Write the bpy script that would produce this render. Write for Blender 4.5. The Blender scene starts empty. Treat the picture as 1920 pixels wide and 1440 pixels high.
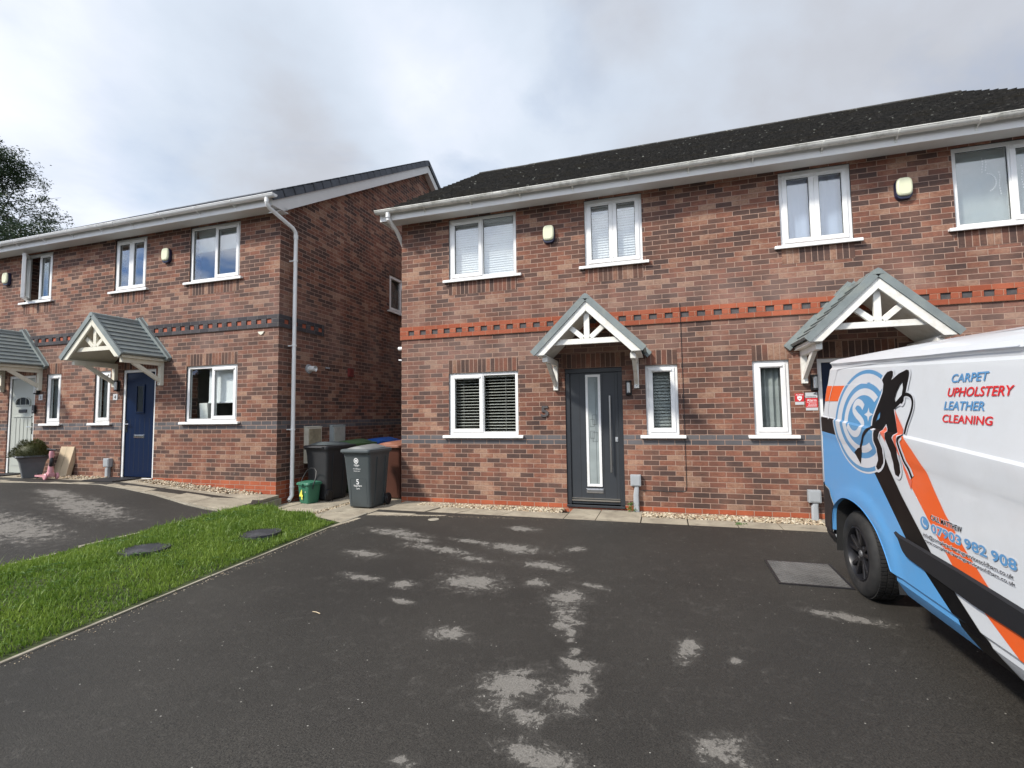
import bpy, bmesh, math, random
import numpy as np
from mathutils import Vector, Matrix, geometry
random.seed(7)
SC = bpy.context.scene
COL = SC.collection
R = math.radians

# ------------------------------------------------------------------ camera
cam_d = bpy.data.cameras.new('camera'); cam = bpy.data.objects.new('camera', cam_d); COL.objects.link(cam)
cam_d.sensor_width = 36.0; cam_d.lens = 36.0*918.256/1920; cam_d.clip_start = 0.05; cam_d.clip_end = 2000
def cam_matrix(yaw, pitch, roll, loc):
    cy, sy, cp, sp, cr, sr = math.cos(yaw), math.sin(yaw), math.cos(pitch), math.sin(pitch), math.cos(roll), math.sin(roll)
    f = Vector((sy*cp, cy*cp, sp)); r = Vector((cy, -sy, 0)); u = r.cross(f)
    r2 = cr*r+sr*u; u2 = -sr*r+cr*u
    return Matrix(((r2.x, u2.x, -f.x, loc[0]), (r2.y, u2.y, -f.y, loc[1]), (r2.z, u2.z, -f.z, loc[2]), (0, 0, 0, 1)))
cam.matrix_world = cam_matrix(-0.302414, 0.065059, -0.012828, (4.3828, -7.5736, 1.4300))
SC.camera = cam
SC.view_settings.view_transform = 'Standard'; SC.view_settings.look = 'None'
SC.view_settings.exposure = 0.38; SC.view_settings.gamma = 1.0
SC.render.resolution_x = 1024; SC.render.resolution_y = 768
SC.cycles.max_bounces = 7; SC.cycles.transparent_max_bounces = 12

# ------------------------------------------------------------------ node helpers
def N(nt, t, **kw):
    n = nt.nodes.new(t)
    for k, v in kw.items():
        if k == 'inp':
            for kk, vv in v.items(): n.inputs[kk].default_value = vv
        else: setattr(n, k, v)
    return n
def lk(nt, a, b): nt.links.new(a, b)
def math_n(nt, op, a, b=None, c=None, clamp=False):
    n = nt.nodes.new('ShaderNodeMath'); n.operation = op; n.use_clamp = clamp
    for i, v in enumerate((a, b, c)):
        if v is None: continue
        if isinstance(v, (int, float)): n.inputs[i].default_value = v
        else: nt.links.new(v, n.inputs[i])
    return n.outputs[0]
def mixc(nt, f, a, b, mode='MIX'):
    n = nt.nodes.new('ShaderNodeMix'); n.data_type = 'RGBA'; n.blend_type = mode; n.clamp_factor = True
    for i, v in ((0, f), (6, a), (7, b)):
        if isinstance(v, (int, float)): n.inputs[i].default_value = v
        elif isinstance(v, tuple): n.inputs[i].default_value = v if len(v) == 4 else v+(1,)
        else: nt.links.new(v, n.inputs[i])
    return n.outputs[2]
def mixf(nt, f, a, b):
    n = nt.nodes.new('ShaderNodeMix'); n.data_type = 'FLOAT'
    for i, v in ((0, f), (2, a), (3, b)):
        if isinstance(v, (int, float)): n.inputs[i].default_value = v
        else: nt.links.new(v, n.inputs[i])
    return n.outputs[0]
def maprange(nt, v, a, b, c=0.0, d=1.0, smooth=False):
    n = nt.nodes.new('ShaderNodeMapRange'); n.clamp = True
    if smooth: n.interpolation_type = 'SMOOTHSTEP'
    nt.links.new(v, n.inputs[0])
    for i, x in enumerate((a, b, c, d)): n.inputs[i+1].default_value = x
    return n.outputs[0]
def noise(nt, vec, scale, detail=3, rough=0.55, dist=0.0):
    n = N(nt, 'ShaderNodeTexNoise', inp={'Scale': scale, 'Detail': detail, 'Roughness': rough, 'Distortion': dist})
    if vec is not None: nt.links.new(vec, n.inputs['Vector'])
    return n.outputs[0]
def ramp(nt, f, stops, interp='LINEAR'):
    n = nt.nodes.new('ShaderNodeValToRGB'); n.color_ramp.interpolation = interp
    e = n.color_ramp.elements
    while len(e) < len(stops): e.new(0.5)
    for i, (p, c) in enumerate(stops): e[i].position = p; e[i].color = c+(1,)
    nt.links.new(f, n.inputs[0]); return n.outputs[0]
def newmat(name):
    m = bpy.data.materials.new(name); m.use_nodes = True; nt = m.node_tree; nt.nodes.clear()
    out = nt.nodes.new('ShaderNodeOutputMaterial'); b = nt.nodes.new('ShaderNodeBsdfPrincipled')
    lk(nt, b.outputs[0], out.inputs[0]); return m, nt, b
def objco(nt): return nt.nodes.new('ShaderNodeTexCoord').outputs['Object']
def posco(nt): return nt.nodes.new('ShaderNodeNewGeometry').outputs['Position']
def bump(nt, b, h, strength=0.5, dist=0.01):
    n = N(nt, 'ShaderNodeBump', inp={'Strength': strength, 'Distance': dist}); lk(nt, h, n.inputs['Height']); lk(nt, n.outputs[0], b.inputs['Normal'])
def simple(name, col, rough=0.5, metal=0.0, var=0.12, vscale=6.0, bmp=0.0, bscale=60.0, spec=None, coat=0.0, dirt=None, dscale=3.0):
    m, nt, b = newmat(name); v = objco(nt)
    f = noise(nt, v, vscale, 4)
    lo = tuple(c*(1-var) for c in col); hi = tuple(min(1, c*(1+var)) for c in col)
    c = mixc(nt, maprange(nt, f, 0.3, 0.7), lo, hi)
    if dirt:
        g = noise(nt, v, dscale, 6, 0.65)
        c = mixc(nt, maprange(nt, g, 0.5, 0.72, 0, 0.8), c, dirt)
    lk(nt, c, b.inputs['Base Color'])
    b.inputs['Roughness'].default_value = rough; b.inputs['Metallic'].default_value = metal
    if spec is not None: b.inputs['Specular IOR Level'].default_value = spec
    b.inputs['Coat Weight'].default_value = coat
    if bmp: bump(nt, b, noise(nt, v, bscale, 3), bmp, 0.004)
    return m

# ------------------------------------------------------------------ world
SUN_EL, SUN_AZ = R(42), R(222)      # azimuth clockwise from +Y: behind the camera, to its left
w = bpy.data.worlds.new('World'); SC.world = w; w.use_nodes = True; nt = w.node_tree; nt.nodes.clear()
wo = nt.nodes.new('ShaderNodeOutputWorld'); bg = nt.nodes.new('ShaderNodeBackground'); lk(nt, bg.outputs[0], wo.inputs[0])
bg.inputs[1].default_value = 0.1
sky = nt.nodes.new('ShaderNodeTexSky'); sky.sky_type = 'NISHITA'; sky.sun_disc = False
sky.sun_elevation = SUN_EL; sky.sun_rotation = SUN_AZ; sky.dust_density = 1.5
gen = nt.nodes.new('ShaderNodeTexCoord').outputs['Generated']
sep = nt.nodes.new('ShaderNodeSeparateXYZ'); lk(nt, gen, sep.inputs[0])
zc = math_n(nt, 'MAXIMUM', sep.outputs[2], 0.0)
den = math_n(nt, 'ADD', zc, 0.22)
cv = nt.nodes.new('ShaderNodeCombineXYZ'); lk(nt, math_n(nt, 'DIVIDE', sep.outputs[0], den), cv.inputs[0]); lk(nt, math_n(nt, 'DIVIDE', sep.outputs[1], den), cv.inputs[1])
def dirblob(d, c0, c1):
    n = nt.nodes.new('ShaderNodeVectorMath'); n.operation = 'DOT_PRODUCT'; lk(nt, gen, n.inputs[0]); n.inputs[1].default_value = Vector(d).normalized()
    return maprange(nt, n.outputs['Value'], c0, c1, 0, 1, True)
SKYBLOBS = [  # (direction, cos outer, cos inner, strength)  brighter and darker parts of this cloud sheet
    ((-0.437, 0.911, 0.500), 0.90, 0.998, 0.20), ((-0.52, 0.86, 0.80), 0.93, 0.998, 0.10), ((-0.78, 0.78, 0.60), 0.965, 0.999, -0.34), ((-1.2, 0.5, 0.9), 0.93, 0.999, 0.10),
    ((0.35, 1.0, 0.65), 0.80, 0.97, -0.22), ((0.55, 1.0, 0.62), 0.90, 0.99, 0.02), ((-1.15, 0.66, 0.52), 0.94, 0.999, 0.22), ((-0.3, 0.8, 1.0), 0.95, 0.999, -0.04), ((0.05, -1.0, 0.34), 0.80, 0.97, 0.55), ((0.5, -0.8, 0.35), 0.9, 0.99, 0.2)]
n1 = noise(nt, cv.outputs[0], 1.3, 7, 0.52, 0.35); n2 = noise(nt, cv.outputs[0], 4.5, 5, 0.55)
t = math_n(nt, 'ADD', math_n(nt, 'ADD', math_n(nt, 'MULTIPLY', n1, 1.35), 0.02), math_n(nt, 'MULTIPLY', n2, 0.20))
for d, a, b_, s in SKYBLOBS: t = math_n(nt, 'ADD', t, math_n(nt, 'MULTIPLY', dirblob(d, a, b_), s))
cloud = ramp(nt, maprange(nt, t, 0.30, 1.30), [(0.0, (.42, .435, .475)), (0.25, (.48, .505, .56)), (0.45, (.54, .60, .69)), (0.62, (.60, .665, .76)), (0.80, (.70, .745, .84)), (1.0, (.84, .88, .97))])
cl = nt.nodes.new('ShaderNodeVectorMath'); cl.operation = 'SCALE'; lk(nt, cloud, cl.inputs[0]); east = maprange(nt, math_n(nt, 'SUBTRACT', sep.outputs[0], math_n(nt, 'MAXIMUM', sep.outputs[1], 0.0)), -.05, .55, 1.0, .62)
lk(nt, math_n(nt, 'MULTIPLY', maprange(nt, sep.outputs[1], 0.15, -0.4, 9.6, 18.0), east), cl.inputs['Scale'])
# thin blue gaps, mostly behind the camera
back = maprange(nt, sep.outputs[1], 0.1, -0.5)
gap = math_n(nt, 'MULTIPLY', maprange(nt, noise(nt, cv.outputs[0], 1.9, 6, 0.55, 0.4), 0.50, 0.64), mixf(nt, back, 0.30, 0.95))
gap = math_n(nt, 'MULTIPLY', gap, maprange(nt, n1, 0.62, 0.45))
skc = nt.nodes.new('ShaderNodeVectorMath'); skc.operation = 'SCALE'; lk(nt, sky.outputs[0], skc.inputs[0]); skc.inputs['Scale'].default_value = 1.6
hole = math_n(nt, 'MULTIPLY', dirblob((-.80, -.60, .33), .90, .97), maprange(nt, noise(nt, cv.outputs[0], 3.5, 5), .40, .60))
lk(nt, mixc(nt, hole, mixc(nt, gap, cl.outputs[0], skc.outputs[0]), (3.2, 5.6, 11.0, 1)), bg.inputs[0])

# ------------------------------------------------------------------ sun (veiled by thin cloud)
sl = bpy.data.lights.new('sun', 'SUN'); sl.energy = 3.4; sl.angle = R(6); sl.color = (1.0, .94, .84)
so = bpy.data.objects.new('sun', sl); COL.objects.link(so)
sdir = Vector((math.sin(SUN_AZ)*math.cos(SUN_EL), math.cos(SUN_AZ)*math.cos(SUN_EL), math.sin(SUN_EL)))
so.rotation_euler = sdir.to_track_quat('Z', 'Y').to_euler(); so.location = sdir*40

# ------------------------------------------------------------------ object helpers
def tag(o, label=None, cat=None, group=None, kind=None):
    if label: o['label'] = label
    if cat: o['category'] = cat
    if group: o['group'] = group
    if kind: o['kind'] = kind
    return o
def thing(name, label, cat, loc=(0, 0, 0), rz=0.0, group=None):
    o = bpy.data.objects.new(name, None); COL.objects.link(o); o.location = loc; o.rotation_euler = (0, 0, rz)
    o.empty_display_size = 0.1
    return tag(o, label, cat, group)
class MB:
    def __init__(s, M=None): s.v = []; s.f = []; s.mi = []; s.cur = 0; s.M = M
    def vert(s, p):
        p = Vector(p)
        if s.M is not None: p = s.M @ p
        s.v.append(tuple(p)); return len(s.v)-1
    def face(s, idx): s.f.append(tuple(idx)); s.mi.append(s.cur)
    def poly(s, pts): s.face([s.vert(p) for p in pts])
    def box(s, x0, x1, y0, y1, z0, z1):
        i = [s.vert(p) for p in ((x0,y0,z0),(x1,y0,z0),(x1,y1,z0),(x0,y1,z0),(x0,y0,z1),(x1,y0,z1),(x1,y1,z1),(x0,y1,z1))]
        for q in ((0,3,2,1),(4,5,6,7),(0,1,5,4),(1,2,6,5),(2,3,7,6),(3,0,4,7)): s.face([i[k] for k in q])
    def prism(s, pts, d):     # closed polygon pts (3-D) extruded by vector d
        d = Vector(d); a = [s.vert(p) for p in pts]; b = [s.vert(Vector(p)+d) for p in pts]; n = len(a)
        s.face(a[::-1]); s.face(b)
        for k in range(n): s.face((a[k], a[(k+1) % n], b[(k+1) % n], b[k]))
    def bar(s, p, q, wd, hd, up=(0, 0, 1)):   # rectangular bar from p to q
        p, q = Vector(p), Vector(q); f = (q-p).normalized(); up = Vector(up)
        r = f.cross(up).normalized(); u = r.cross(f).normalized()
        c = [r*wd/2+u*hd/2, -r*wd/2+u*hd/2, -r*wd/2-u*hd/2, r*wd/2-u*hd/2]
        s.prism([p+k for k in c], q-p)
    def loft(s, rings, cap=True, close=True):
        ids = [[s.vert(p) for p in r] for r in rings]; n = len(ids[0])
        for a, b in zip(ids, ids[1:]):
            for k in range(n if close else n-1): s.face((a[k], a[(k+1) % n], b[(k+1) % n], b[k]))
        if cap: s.face(ids[0][::-1]); s.face(ids[-1])
    def tube(s, pts, r, n=8, cap=True):
        pts = [Vector(p) for p in pts]; rings = []; prev = None
        for i, p in enumerate(pts):
            d = (pts[min(i+1, len(pts)-1)]-pts[max(i-1, 0)]).normalized()
            if prev is None:
                a = Vector((0, 0, 1)) if abs(d.z) < .9 else Vector((1, 0, 0)); prev = d.cross(a).normalized()
            else: prev = (prev-d*prev.dot(d)).normalized()
            b = d.cross(prev); rr = r[i] if isinstance(r, (list, tuple)) else r
            rings.append([p+(prev*math.cos(2*math.pi*k/n)+b*math.sin(2*math.pi*k/n))*rr for k in range(n)])
        s.loft(rings, cap)
    def lathe(s, prof, c, axis='Z', n=24, cap=False):
        c = Vector(c); rings = []
        for r, h in prof:
            ring = []
            for k in range(n):
                a = 2*math.pi*k/n; u, v = r*math.cos(a), r*math.sin(a)
                ring.append(c+Vector({'Z': (u, v, h), 'X': (h, u, v), 'Y': (u, h, v)}[axis]))
            rings.append(ring)
        s.loft(rings, cap)
    def build(s, name, mats, parent=None, smooth=False, bevel=0, loc=None):
        me = bpy.data.meshes.new(name); me.from_pydata(s.v, [], s.f)
        if not isinstance(mats, (list, tuple)): mats = [mats]
        for m in mats: me.materials.append(m)
        if len(mats) > 1: me.polygons.foreach_set('material_index', s.mi)
        if smooth:
            me.polygons.foreach_set('use_smooth', [True]*len(me.polygons))
            try: me.set_sharp_from_angle(angle=R(38))
            except Exception: pass
        me.update()
        o = bpy.data.objects.new(name, me); COL.objects.link(o)
        if parent: o.parent = parent
        if loc: o.location = loc
        if bevel:
            md = o.modifiers.new('bevel', 'BEVEL'); md.width = bevel; md.segments = 2; md.limit_method = 'ANGLE'; md.angle_limit = R(40)
        return o
def rrect(cx, cy, w_, d_, r, z, n=4):
    pts = []
    for qx, qy, a0 in ((1, 1, 0), (-1, 1, 90), (-1, -1, 180), (1, -1, 270)):
        for k in range(n+1):
            a = R(a0+90*k/n); pts.append((cx+qx*(w_/2-r)+r*math.cos(a), cy+qy*(d_/2-r)+r*math.sin(a), z))
    return pts
_font = {}
def text_polys(txt, bold=0.0, spacing=1.0):
    """flat mesh of a line of text: (verts2d, faces), scaled later"""
    cu = bpy.data.curves.new('t', 'FONT'); cu.body = txt; cu.size = 1; cu.offset = bold; cu.resolution_u = 3; cu.space_character = spacing; cu.fill_mode = 'FRONT'
    ob = bpy.data.objects.new('t', cu); COL.objects.link(ob)
    dg = bpy.context.evaluated_depsgraph_get(); dg.update()
    me = bpy.data.meshes.new_from_object(ob.evaluated_get(dg))
    vs = [(v.co.x, v.co.y) for v in me.vertices]; fs = [tuple(p.vertices) for p in me.polygons]
    bpy.data.objects.remove(ob); bpy.data.curves.remove(cu); bpy.data.meshes.remove(me)
    x0 = min(v[0] for v in vs); x1 = max(v[0] for v in vs)
    return [((x-x0)/(x1-x0), y/0.729) for x, y in vs], fs, (x1-x0)/0.729
# ------------------------------------------------------------------ materials
def brick_mat(name, mode='house', vertical=False, red=None):
    """stretcher-bond brick; object coordinates, z = 0 at the damp course, courses of 75 mm"""
    m, nt, b = newmat(name)
    tc = nt.nodes.new('ShaderNodeTexCoord'); sp = nt.nodes.new('ShaderNodeSeparateXYZ'); lk(nt, tc.outputs['Object'], sp.inputs[0])
    sn = nt.nodes.new('ShaderNodeSeparateXYZ'); lk(nt, tc.outputs['Normal'], sn.inputs[0])
    side = math_n(nt, 'GREATER_THAN', math_n(nt, 'ABSOLUTE', sn.outputs[0]), 0.5)
    u = mixf(nt, side, sp.outputs[0], sp.outputs[1]); z = sp.outputs[2]
    top = math_n(nt, 'GREATER_THAN', math_n(nt, 'ABSOLUTE', sn.outputs[2]), 0.5)
    cb = nt.nodes.new('ShaderNodeCombineXYZ')
    if vertical: lk(nt, z, cb.inputs[0]); lk(nt, u, cb.inputs[1])
    else: lk(nt, u, cb.inputs[0]); lk(nt, z, cb.inputs[1])
    # slight waviness of the arrises
    wv = N(nt, 'ShaderNodeTexNoise', inp={'Scale': 9.0, 'Detail': 3.0}); lk(nt, tc.outputs['Object'], wv.inputs[0])
    off = nt.nodes.new('ShaderNodeVectorMath'); off.operation = 'MULTIPLY_ADD'; lk(nt, wv.outputs['Color'], off.inputs[0]); off.inputs[1].default_value = (.010, .006, 0); lk(nt, cb.outputs[0], off.inputs[2])
    off2 = nt.nodes.new('ShaderNodeVectorMath'); off2.operation = 'ADD'; lk(nt, off.outputs[0], off2.inputs[0]); off2.inputs[1].default_value = (-.005, -.003, 0)
    bt = N(nt, 'ShaderNodeTexBrick', offset=0.0 if vertical else 0.5, inp={'Color1': (0, 0, 0, 1), 'Color2': (1, 1, 1, 1), 'Mortar': (.5, .5, .5, 1), 'Scale': 1.0, 'Mortar Size': .0055, 'Mortar Smooth': .35, 'Bias': 0.0, 'Brick Width': .225, 'Row Height': .075})
    lk(nt, off2.outputs[0], bt.inputs['Vector'])
    sr = nt.nodes.new('ShaderNodeSeparateColor'); lk(nt, bt.outputs['Color'], sr.inputs[0]); rnd = sr.outputs[0]; mort = bt.outputs['Fac']
    P = tc.outputs['Object']
    big = noise(nt, P, 0.55, 3); mid = noise(nt, P, 2.2, 3)
    r2 = math_n(nt, 'FRACT', math_n(nt, 'MULTIPLY', rnd, 17.3))
    sc = nt.nodes.new('ShaderNodeVectorMath'); sc.operation = 'MULTIPLY'; lk(nt, P, sc.inputs[0]); sc.inputs[1].default_value = (14, 14, 38)
    streak = noise(nt, sc.outputs[0], 1.0, 5, 0.7, 0.8); fine = noise(nt, P, 120, 3, 0.7)
    if mode == 'house':
        k = math_n(nt, 'ADD', rnd, math_n(nt, 'MULTIPLY', math_n(nt, 'SUBTRACT', mid, 0.5), 1.15))
        k = math_n(nt, 'ADD', k, math_n(nt, 'MULTIPLY', math_n(nt, 'SUBTRACT', streak, 0.5), 0.55))
        c = ramp(nt, k, [(0.0, (.072, .052, .050)), (.20, (.100, .067, .060)), (.36, (.145, .083, .066)), (.52, (.185, .088, .068)), (.70, (.240, .108, .076)), (.86, (.300, .170, .122)), (1.0, (.36, .24, .18))])
        c = mixc(nt, maprange(nt, streak, .60, .80, 0, .5), c, (.34, .24, .20))        # pale lime bloom
        c = mixc(nt, maprange(nt, streak, .42, .25, 0, .65), c, (.060, .034, .030))    # fire streaks
        c = mixc(nt, maprange(nt, noise(nt, P, 26, 4, .65), .38, .66, 0, .42), c, (.11, .060, .050))
        c = mixc(nt, 1.0, c, (1.15, 1.06, .98), 'MULTIPLY')
        zone = math_n(nt, 'MULTIPLY', maprange(nt, math_n(nt, 'ABSOLUTE', math_n(nt, 'SUBTRACT', z, 2.75)), 1.1, .2), maprange(nt, noise(nt, P, 1.1, 5, .6), .38, .58, .05, .42))
        c = mixc(nt, zone, c, (.27, .19, .165))
        dampz = math_n(nt, 'MULTIPLY', maprange(nt, z, .55, .05), maprange(nt, noise(nt, P, 2.4, 5, .65), .42, .62, 0, .38))
        c = mixc(nt, dampz, c, (.085, .062, .050))
        inb = math_n(nt, 'MULTIPLY', math_n(nt, 'GREATER_THAN', z, .975), math_n(nt, 'LESS_THAN', z, 1.125))
        blue = mixc(nt, r2, (.095, .090, .096), (.165, .156, .160))
        if not vertical: c = mixc(nt, inb, c, blue)
        redc = mixc(nt, r2, (.36, .085, .040), (.44, .125, .060))
        if not vertical: c = mixc(nt, math_n(nt, 'LESS_THAN', z, .075), c, redc)
        morc = mixc(nt, mid, (.34, .22, .17), (.50, .35, .275))
        spl = maprange(nt, noise(nt, P, 2.9, 2), .70, .80, 0, .8)
        c = mixc(nt, math_n(nt, 'MULTIPLY', spl, maprange(nt, noise(nt, P, 30, 3), .5, .62)), c, (.50, .42, .36))
    elif mode == 'red':
        c = mixc(nt, r2, (.34, .088, .045), (.42, .125, .068)); morc = (.42, .21, .14, 1)
        c = mixc(nt, maprange(nt, streak, .55, .8, 0, .4), c, (.25, .07, .045))
    else:
        c = mixc(nt, r2, (.050, .048, .055), (.105, .095, .100)); morc = (.16, .145, .14, 1)
    dirt = mixf(nt, maprange(nt, big, .35, .65), .86, 1.10)
    wz = nt.nodes.new('ShaderNodeVectorMath'); wz.operation = 'MULTIPLY'; lk(nt, P, wz.inputs[0]); wz.inputs[1].default_value = (2.2, 2.2, .25)
    dirt = math_n(nt, 'MULTIPLY', dirt, mixf(nt, maprange(nt, noise(nt, wz.outputs[0], 1.0, 5, .6), .35, .65), .86, 1.08))
    g = nt.nodes.new('ShaderNodeVectorMath'); g.operation = 'SCALE'; lk(nt, c, g.inputs[0]); lk(nt, dirt, g.inputs['Scale'])
    c = mixc(nt, mort, g.outputs[0], morc)
    c = mixc(nt, maprange(nt, fine, .35, .65, 0, .16), c, (.02, .015, .013))
    lk(nt, c, b.inputs['Base Color']); b.inputs['Roughness'].default_value = .86; b.inputs['Specular IOR Level'].default_value = .25
    h = math_n(nt, 'ADD', math_n(nt, 'MULTIPLY', mort, -1.0), math_n(nt, 'MULTIPLY', streak, .6))
    h = math_n(nt, 'ADD', h, math_n(nt, 'MULTIPLY', fine, .25))
    bump(nt, b, h, .9, .006)
    return m
M = {}
M['brick'] = brick_mat('brick'); M['soldier'] = brick_mat('soldier_brick', vertical=True)
M['red_brick'] = brick_mat('red_brick', 'red'); M['blue_brick'] = brick_mat('blue_brick', 'blue')
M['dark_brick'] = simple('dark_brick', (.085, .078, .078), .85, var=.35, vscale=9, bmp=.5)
M['red_inset'] = simple('red_inset', (.36, .10, .055), .85, var=.2, vscale=9, bmp=.5)
M['upvc'] = simple('white_upvc', (.85, .85, .84), .32, var=.02, dirt=(.66, .65, .61), dscale=2.0)
M['seal'] = simple('black_seal', (.02, .02, .02), .6)
M['soffit'] = simple('white_soffit', (.72, .71, .69), .45, var=.03)
M['gutter_old'] = simple('weathered_gutter', (.70, .69, .64), .42, var=.05, dirt=(.27, .26, .21), dscale=5.0)
M['cream'] = simple('cream_paint', (.74, .71, .60), .5, var=.05, vscale=12, bmp=.15, bscale=40, dirt=(.56, .52, .41), dscale=6)
M['cream_white'] = simple('white_paint', (.80, .79, .74), .5, var=.03, vscale=12, bmp=.1, dirt=(.62, .59, .52), dscale=7)
M['grp'] = simple('grey_canopy_tile', (.195, .225, .225), .62, var=.14, vscale=5, bmp=.3, bscale=90, dirt=(.26, .28, .25), dscale=7)
M['slate'] = simple('dark_grey_tile', (.075, .084, .102), .6, var=.25, vscale=3, bmp=.25)
M['lead'] = simple('grey_flashing', (.20, .215, .215), .5, var=.1)
M['anthracite'] = simple('anthracite_paint', (.038, .043, .050), .38, var=.05, bmp=.10, bscale=50)
M['anth_frame'] = simple('anthracite_frame', (.030, .034, .040), .35, var=.05)
M['navy'] = simple('navy_paint', (.003, .012, .042), .32, var=.05)
M['navy'].node_tree.nodes['Principled BSDF'].inputs['Specular IOR Level'].default_value = .25
M['sage'] = simple('pale_sage_paint', (.42, .44, .40), .42, var=.03)
M['steel'] = simple('brushed_steel', (.62, .61, .58), .28, 1.0, var=.05)
M['chrome'] = simple('polished_steel', (.75, .75, .75), .12, 1.0, var=.03)
M['dark_metal'] = simple('dark_metal', (.03, .03, .032), .4, .5)
M['black'] = simple('black_plastic', (.016, .016, .018), .45, var=.2)
M['white'] = simple('white_print', (.82, .82, .82), .5, var=.02)
M['alarm_cream'] = simple('cream_plastic', (.72, .73, .52), .4, var=.03)
M['alarm_blue'] = simple('dark_blue_plastic', (.012, .016, .05), .35)
M['grey_box'] = simple('grey_plastic', (.36, .38, .40), .45, var=.05)
M['blind_white'] = simple('white_blind', (.86, .87, .88), .55, var=.04)
M['blind_dark'] = simple('cream_slat', (.50, .485, .44), .5, var=.05)
M['blind_grey'] = simple('grey_slat', (.36, .37, .35), .5, var=.05)
M['curtain_grey'] = simple('grey_curtain', (.34, .36, .35), .8, var=.1)
M['curtain_blue'] = simple('blue_grey_curtain', (.40, .47, .62), .8, var=.06)
M['net'] = simple('frosted_blind', (.42, .47, .47), .75, var=.06)
M['plaster'] = simple('plaster', (.42, .40, .36), .8, var=.05)
M['frost'] = simple('frosted_glass', (.30, .34, .34), .16, var=.12, vscale=4)
M['card'] = simple('cardboard', (.55, .44, .30), .8, var=.12, vscale=3)
M['red_sign'] = simple('red_sign', (.62, .03, .035), .4, var=.03)
M['grey_sign'] = simple('grey_sign', (.55, .56, .57), .45, var=.05)
M['vent_red'] = simple('terracotta_vent', (.20, .035, .03), .6)

def glass_mat(name, tint, refl=1.7):
    m = bpy.data.materials.new(name); m.use_nodes = True; nt = m.node_tree; nt.nodes.clear()
    out = nt.nodes.new('ShaderNodeOutputMaterial'); tr = nt.nodes.new('ShaderNodeBsdfTransparent'); gl = nt.nodes.new('ShaderNodeBsdfGlossy')
    tr.inputs[0].default_value = tint+(1,); gl.inputs['Roughness'].default_value = .015
    lw = nt.nodes.new('ShaderNodeLayerWeight')
    f = math_n(nt, 'ADD', math_n(nt, 'MULTIPLY', math_n(nt, 'POWER', lw.outputs['Facing'], 5.0), .95), .043)
    f = math_n(nt, 'MULTIPLY', f, refl, clamp=True)
    bn = N(nt, 'ShaderNodeBump', inp={'Strength': .12, 'Distance': .004}); lk(nt, noise(nt, objco(nt), 2.2, 1), bn.inputs['Height']); lk(nt, bn.outputs[0], gl.inputs['Normal'])
    mx = nt.nodes.new('ShaderNodeMixShader'); lk(nt, f, mx.inputs[0]); lk(nt, tr.outputs[0], mx.inputs[1]); lk(nt, gl.outputs[0], mx.inputs[2]); lk(nt, mx.outputs[0], out.inputs[0])
    return m
M['glass'] = glass_mat('window_glass', (.95, .97, .97), 3.4)
M['glass_low'] = glass_mat('ground_floor_glass', (.95, .97, .97), 1.1)
M['car_glass'] = glass_mat('car_glass', (.22, .25, .25), 1.6)

def roof_mat():
    m, nt, b = newmat('weathered_roof_tile'); v = objco(nt)
    f = noise(nt, v, 2.0, 5, .6); g = noise(nt, v, 22, 4, .6)
    c = mixc(nt, maprange(nt, g, .35, .65), (.034, .033, .031), (.060, .056, .051))
    c = mixc(nt, maprange(nt, f, .5, .7, 0, .6), c, (.052, .044, .030))
    l = N(nt, 'ShaderNodeTexVoronoi', inp={'Scale': 7.5}); lk(nt, v, l.inputs[0])
    lm = math_n(nt, 'MULTIPLY', maprange(nt, l.outputs['Distance'], .20, .10), maprange(nt, noise(nt, v, 1.2, 3), .34, .52))
    lm = math_n(nt, 'MULTIPLY', lm, maprange(nt, noise(nt, v, 40, 2), .42, .55))
    c = mixc(nt, lm, c, (.38, .38, .33))
    lk(nt, c, b.inputs['Base Color']); b.inputs['Roughness'].default_value = .88; b.inputs['Specular IOR Level'].default_value = .3
    bump(nt, b, g, .8, .012); return m
M['roof_old'] = roof_mat()

# patches where the tarmac has dried pale (x, y, half-width, half-height)
DRY = [(1.07,-1.99,.50,.17),(1.2,-2.85,.30,.13),(2.72,-2.28,.42,.17),(2.59,-1.44,.25,.13),(3.4,-2.16,.12,.13),(3.21,-2.76,.28,.13),(2.64,-3.35,.32,.26),(3.23,-3.22,.14,.12),
       (3.56,-3.50,.19,.22),(3.72,-3.19,.16,.07),(3.64,-3.95,.12,.17),(3.72,-4.21,.035,.05),(3.51,-4.83,.22,.26),(3.84,-4.51,.12,.10),(3.84,-4.82,.13,.20),(4.47,-4.14,.075,.19),(4.74,-4.21,.05,.06),(3.60,-3.74,.13,.12),(3.70,-4.10,.07,.10),(3.78,-4.36,.05,.08),(3.86,-4.66,.09,.10),(3.66,-5.06,.12,.10),(1.45,-2.2,.4,.08),(2.2,-2.15,.35,.08),(2.45,-2.75,.3,.08),
       (3.8,-5.34,.24,.11),(4.57,-5.06,.15,.12),(2.09,-3.56,.13,.11),(2.28,-3.91,.13,.05),(2.89,-4.33,.17,.12),(3.22,-5.52,.08,.05),(1.9,-2.5,.5,.12),(1.6,-3.5,.25,.08),(5.6,-3.35,.3,.08)]
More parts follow.
